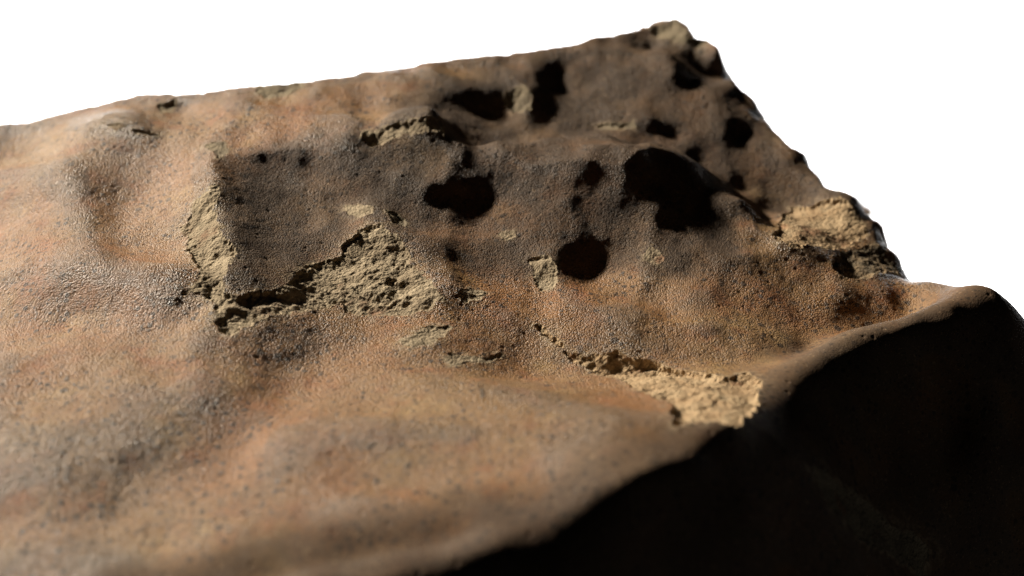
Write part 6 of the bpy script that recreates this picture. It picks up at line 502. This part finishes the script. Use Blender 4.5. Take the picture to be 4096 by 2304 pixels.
def smooth_relief(x, y):
    """the big shape: ridges, hollows and the broken-off rim, before chips and grain"""
    z = rbf_eval(rbf_fit(CONTROL), x, y)
    if DZ is not None:
        z = z + bicubic(np.asarray(DZ, np.float32) * 0.1, (x + 250.0) / 3.0, (y - 280.0) / 3.0)
    near = 1 - sstep(455, 480, y - 0.25 * x)              # the near edge rolls over softly, the far ones break off
    wob = fbm(x, y, 8.0, 3, 4, 0.6) * (1 - near) * 0.9 + fbm(x, y, 34.0, 4, 2) * near * 1.5
    d = poly_sd(x, y, RIM) + wob - 7.0 * near - 1.6 * (1 - near)
    soft = 1.2 + 5.3 * near
    flank = (DROP + 0.9 * (1 - near)) * soft * np.logaddexp(0, np.clip(d / soft, -30, 60))
    dd = np.maximum(d, 0)
    z = z - flank + np.minimum(dd / 12.0, 1) * fbm(x, y, 30.0, 5, 2) * 3.0
    for cx, cy, rx, ry, ang, dep, hard in DENTS:
        m = (np.abs(x - cx) < 3 * max(rx, ry)) & (np.abs(y - cy) < 3 * max(rx, ry))
        if not m.any():
            continue
        xx, yy = x[m] - cx, y[m] - cy
        c, s = math.cos(ang), math.sin(ang)
        q = ((xx * c + yy * s) / rx) ** 2 + ((-xx * s + yy * c) / ry) ** 2
        q = q * (1 + 0.25 * vnoise(x[m], y[m], max(rx, ry) * 0.7, 17))
        z[m] -= dep * np.exp(-q ** hard)
    if SCARPS:
        z = z + scarp_field(x, y)
    for pts, hgt, wl, wr in RIDGES:
        d, side, along = line_d(x, y, pts)
        w = np.where(side > 0, wl, wr)
        ends = sstep(0.0, 0.12, along) * (1 - sstep(0.88, 1.0, along))
        uneven = 1 + 0.45 * vnoise(x, y, 11.0, 23)
        z += hgt * uneven * ends * np.exp(-(np.sqrt(d * d + 0.5) - 0.7) / w)
    return z


# ---------------------------------------------------------------- materials
def new_mat(name):
    m = bpy.data.materials.new(name); m.use_nodes = True
    nt = m.node_tree; nt.nodes.clear()
    return m, nt

class N:
    """small helper for wiring nodes"""
    def __init__(s, nt): s.nt = nt
    def add(s, t, **k):
        n = s.nt.nodes.new(t)
        for a, v in k.items(): setattr(n, a, v)
        return n
    def link(s, a, b): s.nt.links.new(a, b)
    def val(s, sock, v):
        if hasattr(v, 'is_linked') or hasattr(v, 'links'): s.link(v, sock)
        else: sock.default_value = v
    def noise(s, vec, scale, detail=4, rough=0.55, dist=0.0):
        n = s.add('ShaderNodeTexNoise'); s.link(vec, n.inputs['Vector'])
        n.inputs['Scale'].default_value = scale; n.inputs['Detail'].default_value = detail
        n.inputs['Roughness'].default_value = rough; n.inputs['Distortion'].default_value = dist
        return n.outputs['Fac']
    def voro(s, vec, scale, feature='F1', rand=1.0):
        n = s.add('ShaderNodeTexVoronoi', feature=feature); s.link(vec, n.inputs['Vector'])
        n.inputs['Scale'].default_value = scale; n.inputs['Randomness'].default_value = rand
        return n
    def ramp(s, fac, a, b, lo=0.0, hi=1.0):
        n = s.add('ShaderNodeMapRange', interpolation_type='SMOOTHSTEP'); s.link(fac, n.inputs[0])
        n.inputs[1].default_value = a; n.inputs[2].default_value = b
        n.inputs[3].default_value = lo; n.inputs[4].default_value = hi
        return n.outputs[0]
    def math(s, op, a, b=0.0):
        n = s.add('ShaderNodeMath', operation=op); s.val(n.inputs[0], a); s.val(n.inputs[1], b)
        return n.outputs[0]
    def mix(s, fac, a, b, mode='MIX'):
        n = s.add('ShaderNodeMix', data_type='RGBA', blend_type=mode); s.val(n.inputs[0], fac)
        for sock, v in ((n.inputs[6], a), (n.inputs[7], b)):
            if isinstance(v, tuple): sock.default_value = (*v, 1)
            else: s.link(v, sock)
        return n.outputs[2]
    def bump(s, height, dist, strength=1.0, normal=None):
        n = s.add('ShaderNodeBump'); s.link(height, n.inputs['Height'])
        n.inputs['Distance'].default_value = dist; n.inputs['Strength'].default_value = strength
        if normal is not None: s.link(normal, n.inputs['Normal'])
        return n.outputs['Normal']

def crust_material():
    m, nt = new_mat('weathered_crust'); g = N(nt)
    co = g.add('ShaderNodeTexCoord').outputs['Object']
    relief = g.add('ShaderNodeAttribute', attribute_name='relief').outputs['Fac']
    big = g.noise(co, 14, 4, 0.6)
    mid = g.noise(co, 60, 5, 0.65)
    fine = g.noise(co, 420, 4, 0.7)
    # rusty tan in the hollows, grey polished skin on the crests
    c = g.mix(g.ramp(big, 0.38, 0.62), (0.325, 0.19, 0.086), (0.33, 0.155, 0.058))
    c = g.mix(g.math('MULTIPLY', g.ramp(mid, 0.50, 0.70), 0.8), c, (0.33, 0.125, 0.045))
    c = g.mix(g.math('MULTIPLY', g.ramp(g.noise(co, 33, 4, 0.6), 0.55, 0.75), 0.6), c, (0.46, 0.30, 0.125))
    crest = g.math('ADD', g.ramp(relief, 0.1, 1.0), g.math('MULTIPLY', g.math('SUBTRACT', mid, 0.5), 1.2))
    c = g.mix(g.ramp(crest, 0.25, 0.95, 0, 0.45), c, (0.20, 0.15, 0.108))
    c = g.mix(g.ramp(g.noise(co, 22, 5, 0.6, 0.4), 0.54, 0.70, 0, 0.35), c, (0.19, 0.14, 0.10))
    dark_crust = g.add('ShaderNodeAttribute', attribute_name='crust').outputs['Fac']
    c = g.mix(g.math('MULTIPLY', dark_crust, g.ramp(g.noise(co, 45, 4, 0.6), 0.3, 0.6, 0.6, 0.96)), c, (0.092, 0.064, 0.045))
    # fine mottle
    c = g.mix(g.ramp(fine, 0.42, 0.75, 0.0, 0.5), c, (0.14, 0.10, 0.07))
    c = g.mix(g.ramp(g.noise(co, 800, 2, 0.6), 0.56, 0.68, 0, 0.65), c, (0.09, 0.068, 0.05))
    c = g.mix(g.ramp(g.noise(co, 850, 2, 0.6), 0.60, 0.72, 0, 0.4), c, (0.55, 0.38, 0.22))
    dusty = g.math('MULTIPLY', g.add('ShaderNodeAttribute', attribute_name='dust').outputs['Fac'], g.ramp(g.noise(co, 300, 4, 0.7), 0.42, 0.62))
    c = g.mix(dusty, c, (0.46, 0.35, 0.22))
    # dark round grains of several sizes
    grains = None
    for sc, thr, keep in ((320, 0.36, 0.62), (640, 0.36, 0.55), (160, 0.26, 0.84)):
        v = g.voro(co, sc)
        pick = g.add('ShaderNodeSeparateColor'); g.link(v.outputs['Color'], pick.inputs[0])
        e = g.math('MULTIPLY', g.ramp(v.outputs['Distance'], thr * 0.75, thr, 1, 0), g.math('GREATER_THAN', pick.outputs[0], keep))
        grains = e if grains is None else g.math('MAXIMUM', grains, e)
    grains = g.math('MULTIPLY', grains, g.ramp(g.noise(co, 38, 3, 0.6), 0.36, 0.58, 0.3, 1.0))
    c = g.mix(g.math('MULTIPLY', grains, 0.85), c, (0.062, 0.046, 0.035))
    # sandy skin with a finer leathery wrinkle
    sand = g.voro(co, 1450)
    sand2 = g.voro(co, 2300)
    h = g.math('ADD', g.math('MULTIPLY', sand.outputs['Distance'], -0.55), g.math('MULTIPLY', sand2.outputs['Distance'], -0.3))
    h = g.math('ADD', h, g.math('MULTIPLY', g.noise(co, 700, 3, 0.6), 0.18))
    h = g.math('ADD', h, g.math('MULTIPLY', grains, 0.2))
    h = g.math('MULTIPLY', h, g.add('ShaderNodeAttribute', attribute_name='calm').outputs['Fac'])
    nrm = g.bump(h, 0.0008, 1.0)
    rubbed = g.math('MULTIPLY', g.math('SUBTRACT', 1.0, g.add('ShaderNodeAttribute', attribute_name='calm').outputs['Fac']), -0.3)
    b = g.add('ShaderNodeBsdfPrincipled')
    g.link(c, b.inputs['Base Color']); g.link(nrm, b.inputs['Normal'])
    g.link(g.math('SUBTRACT', g.math('SUBTRACT', g.ramp(mid, 0.3, 0.7, 0.40, 0.60), rubbed), g.math('SUBTRACT', g.ramp(relief, 0.0, 0.8, 0.0, 0.12), g.math('MULTIPLY', dark_crust, 0.14))), b.inputs['Roughness'])
    g.link(g.math('SUBTRACT', 0.42, g.math('MULTIPLY', dark_crust, 0.22)), b.inputs['Specular IOR Level'])
    o = g.add('ShaderNodeOutputMaterial'); g.link(b.outputs[0], o.inputs[0])
    return m

def scar_material(name, light, dark):
    m, nt = new_mat(name); g = N(nt)
    co = g.add('ShaderNodeTexCoord').outputs['Object']
    c = g.mix(g.ramp(g.noise(co, 90, 5, 0.65), 0.35, 0.65), light, dark)
    c = g.mix(g.ramp(g.noise(co, 45, 4, 0.6), 0.60, 0.72, 0, 0.6), c, (0.30, 0.13, 0.07))
    c = g.mix(g.ramp(g.noise(co, 160, 4, 0.7), 0.54, 0.68, 0, 0.55), c, (0.20, 0.165, 0.105))
    c = g.mix(g.ramp(g.noise(co, 600, 3, 0.6), 0.5, 0.72, 0, 0.5), c, (0.19, 0.15, 0.10))
    v = g.voro(co, 1000)
    h = g.math('ADD', g.noise(co, 700, 3, 0.65), g.math('MULTIPLY', v.outputs['Distance'], -0.45))
    nrm = g.bump(h, 0.0008, 1.0)
    b = g.add('ShaderNodeBsdfPrincipled')
    g.link(c, b.inputs['Base Color']); g.link(nrm, b.inputs['Normal'])
    b.inputs['Roughness'].default_value = 0.9
    b.inputs['Specular IOR Level'].default_value = 0.2
    o = g.add('ShaderNodeOutputMaterial'); g.link(b.outputs[0], o.inputs[0])
    return m

CRUST = crust_material()
SAND = scar_material('sandy_interior', (0.47, 0.375, 0.25), (0.33, 0.255, 0.165))
OLIVE = scar_material('olive_interior', (0.36, 0.29, 0.19), (0.21, 0.17, 0.115))
WARM = scar_material('warm_interior', (0.56, 0.405, 0.24), (0.42, 0.28, 0.155))
DARK = scar_material('dark_interior', (0.30, 0.21, 0.12), (0.10, 0.08, 0.055))

# ---------------------------------------------------------------- the white backdrop
def mesh_object(name, verts, quads, mat, parent=None, smooth=True, attr=None):
    me = bpy.data.meshes.new(name)
    n, q = len(verts), len(quads)
    me.vertices.add(n); me.vertices.foreach_set('co', np.ascontiguousarray(verts, np.float32).ravel())
    me.loops.add(q * 4); me.loops.foreach_set('vertex_index', np.ascontiguousarray(quads, np.int32).ravel())
    me.polygons.add(q); me.polygons.foreach_set('loop_start', np.arange(0, q * 4, 4, dtype=np.int32))
    me.polygons.foreach_set('use_smooth', np.full(q, smooth, bool))
    for an, av in (attr or {}).items():
        a = me.attributes.new(an, 'FLOAT', 'POINT'); a.data.foreach_set('value', np.ascontiguousarray(av, np.float32))
    me.update(calc_edges=True)
    me.materials.append(mat)
    ob = bpy.data.objects.new(name, me)
    scene.collection.objects.link(ob)
    ob.parent = parent
    return ob

wm, nt = new_mat('white_paper'); g = N(nt)
co = g.add('ShaderNodeTexCoord').outputs['Object']
b = g.add('ShaderNodeBsdfPrincipled'); b.inputs['Roughness'].default_value = 0.9
g.link(g.mix(g.noise(co, 3.0, 3), (0.86, 0.86, 0.86), (0.89, 0.89, 0.89)), b.inputs['Base Color'])
o = g.add('ShaderNodeOutputMaterial'); g.link(b.outputs[0], o.inputs[0])
prof = [(3.6, z) for z in np.linspace(-0.25, -2.7, 6)]
bv = np.array([(x, y, z) for (y, z) in prof for x in (-4.6, 4.6)])
bq = np.array([(2 * k, 2 * k + 2, 2 * k + 3, 2 * k + 1) for k in range(len(prof) - 1)])
bd = mesh_object('backdrop', bv, bq, wm)
bd['kind'] = 'structure'; bd['label'] = 'plain white seamless paper backdrop behind the stone'

# ---------------------------------------------------------------- the stone
def spacing(*parts):
    out = []
    for a, b_, s in parts:
        out.append(np.arange(a, b_ - 1e-6, s))
    out.append([parts[-1][1]])
    return np.concatenate(out).astype(np.float32)
gx = spacing((-340, -232, 3.0), (-232, 215, GRID_X), (215, 350, 2.5))
gy = spacing((170, 300, 3.0), (300, 420, GRID_Y * 1.5), (420, 560, GRID_Y), (560, 690, GRID_Y * 1.2), (690, 820, 3.0))
X, Y = np.meshgrid(gx, gy, indexing='ij')

Z = smooth_relief(X, Y)
def box_blur(A, k):
    for ax in (0, 1):
        c = np.cumsum(np.pad(A, [(k + 1, k) if a == ax else (0, 0) for a in (0, 1)], mode='edge').astype(np.float64), axis=ax)
        n = A.shape[ax]
        A = ((np.take(c, range(2 * k + 1, 2 * k + 1 + n), axis=ax) - np.take(c, range(0, n), axis=ax)) / (2 * k + 1)).astype(np.float32)
    return A
relief = np.clip((Z - box_blur(box_blur(Z, 22), 22)) / 0.9, -1, 1)

# where the crust is darker brown, with a wandering edge
crust = np.clip(1 - sstep(-9, 9, poly_sd(X, Y, DARK_CRUST) + 9 * fbm(X, Y, 30.0, 19, 3)), 0, 1)
lip = sstep(-22, -6, poly_sd(X, Y, RIM) + 5 * fbm(X, Y, 24.0, 20, 3)) * (1 - sstep(450, 475, Y - 0.25 * X))
crust = np.maximum(crust, 0.8 * lip)

# undulation and pocks of the crust
calm = 1 - 0.85 * sstep(-26, -10, poly_sd(X, Y, RIM)) * (1 - sstep(450, 475, Y - 0.25 * X))   # the near lip is worn smooth
Z += calm * (fbm(X, Y, 14.0, 11, 3) * 0.35 + fbm(X, Y, 3.2, 12, 4, 0.6) * 0.09)
cd, cv = cells(X, Y, 4.5, 31)
Z -= 0.35 * (cv > 0.86) * np.clip(1 - cd / 0.22, 0, 1)

# chips: each outline is cut a little below the crust with a crumbly floor
chip_id = np.zeros(X.shape, np.int16)
dust = np.zeros(X.shape, np.float32)
for k, (label, depth, rough, poly) in enumerate(CHIPS):
    px = [p[0] for p in poly]; py = [p[1] for p in poly]
    i0, i1 = np.searchsorted(gx, [min(px) - 6, max(px) + 6]); j0, j1 = np.searchsorted(gy, [min(py) - 6, max(py) + 6])
    xs, ys = X[i0:i1, j0:j1], Y[i0:i1, j0:j1]
    size = math.sqrt((max(px) - min(px)) * (max(py) - min(py)))
    rag = min(1.0, size / 18.0)
    sd = poly_sd(xs, ys, poly) + rag * (fbm(xs, ys, 6.0, 41 + k, 5, 0.68) * 1.25)
    wall = sstep(0.0, 0.8, -sd)
    wx, wy = xs + 1.5 * vnoise(xs, ys, 3.0, 5), ys + 1.5 * vnoise(xs, ys, 3.0, 6)
    clod = 0.8 * np.abs(fbm(wx, wy, 10.0, 71 + k, 3, 0.55)) + 0.8 * fbm(wx, wy, 15.0, 73 + k, 2)   # crumbly clods with creases between
    floor = depth * (0.5 + 0.3 * sstep(0.5, 4.0, -sd)) - rough * (clod - 0.35) * 1.0 + rough * 0.16 * fbm(xs, ys, 1.8, 91 + k, 3, 0.7)
    Z[i0:i1, j0:j1] -= wall * floor
    lip = np.exp(-(sd / 0.6) ** 2) * (sd > 0) * 0.12
    Z[i0:i1, j0:j1] += lip
    dust[i0:i1, j0:j1] = np.maximum(dust[i0:i1, j0:j1], np.exp(-np.maximum(sd, 0) / (0.6 + 1.2 * rag)))
    chip_id[i0:i1, j0:j1] = np.where(sd < 0.0, k + 1, chip_id[i0:i1, j0:j1])

BASE = -165.0
nx, ny = X.shape
V = np.stack([X, Y, np.maximum(Z, BASE)], -1).reshape(-1, 3) * MM
R_ = relief.reshape(-1)
C_ = crust.reshape(-1)
D_ = dust.reshape(-1)
K_ = calm.reshape(-1)
idx = np.arange(nx * ny, dtype=np.int32).reshape(nx, ny)
Q = np.stack([idx[:-1, :-1], idx[1:, :-1], idx[1:, 1:], idx[:-1, 1:]], -1).reshape(-1, 4)
zq = Z[:-1, :-1].reshape(-1)
keep = np.maximum.reduce([Z[:-1, :-1], Z[1:, :-1], Z[1:, 1:], Z[:-1, 1:]]).reshape(-1) > BASE
cq = chip_id[:-1, :-1].reshape(-1)

def subset(mask, name, mat, parent=None):
    q = Q[mask]; u, inv = np.unique(q, return_inverse=True)
    return mesh_object(name, V[u], inv.reshape(-1, 4), mat, parent, True, {'relief': R_[u], 'crust': C_[u], 'dust': D_[u], 'calm': K_[u]})

stone = subset(keep & (cq == 0), 'rock', CRUST)
stone['label'] = 'weathered brown stone with thumbprint hollows, ridges and pale chipped scars'
stone['category'] = 'rock'
for k, (label, depth, rough, poly) in enumerate(CHIPS):
    sel = keep & (cq == k + 1)
    if not sel.any():
        continue
    mat = {'o': OLIVE, 'd': DARK, 'W': WARM}.get(CHIP_KIND[k], SAND)
    ch = subset(sel, CHIP_NAME[k], mat, stone)
    if label:
        ch['label'] = label
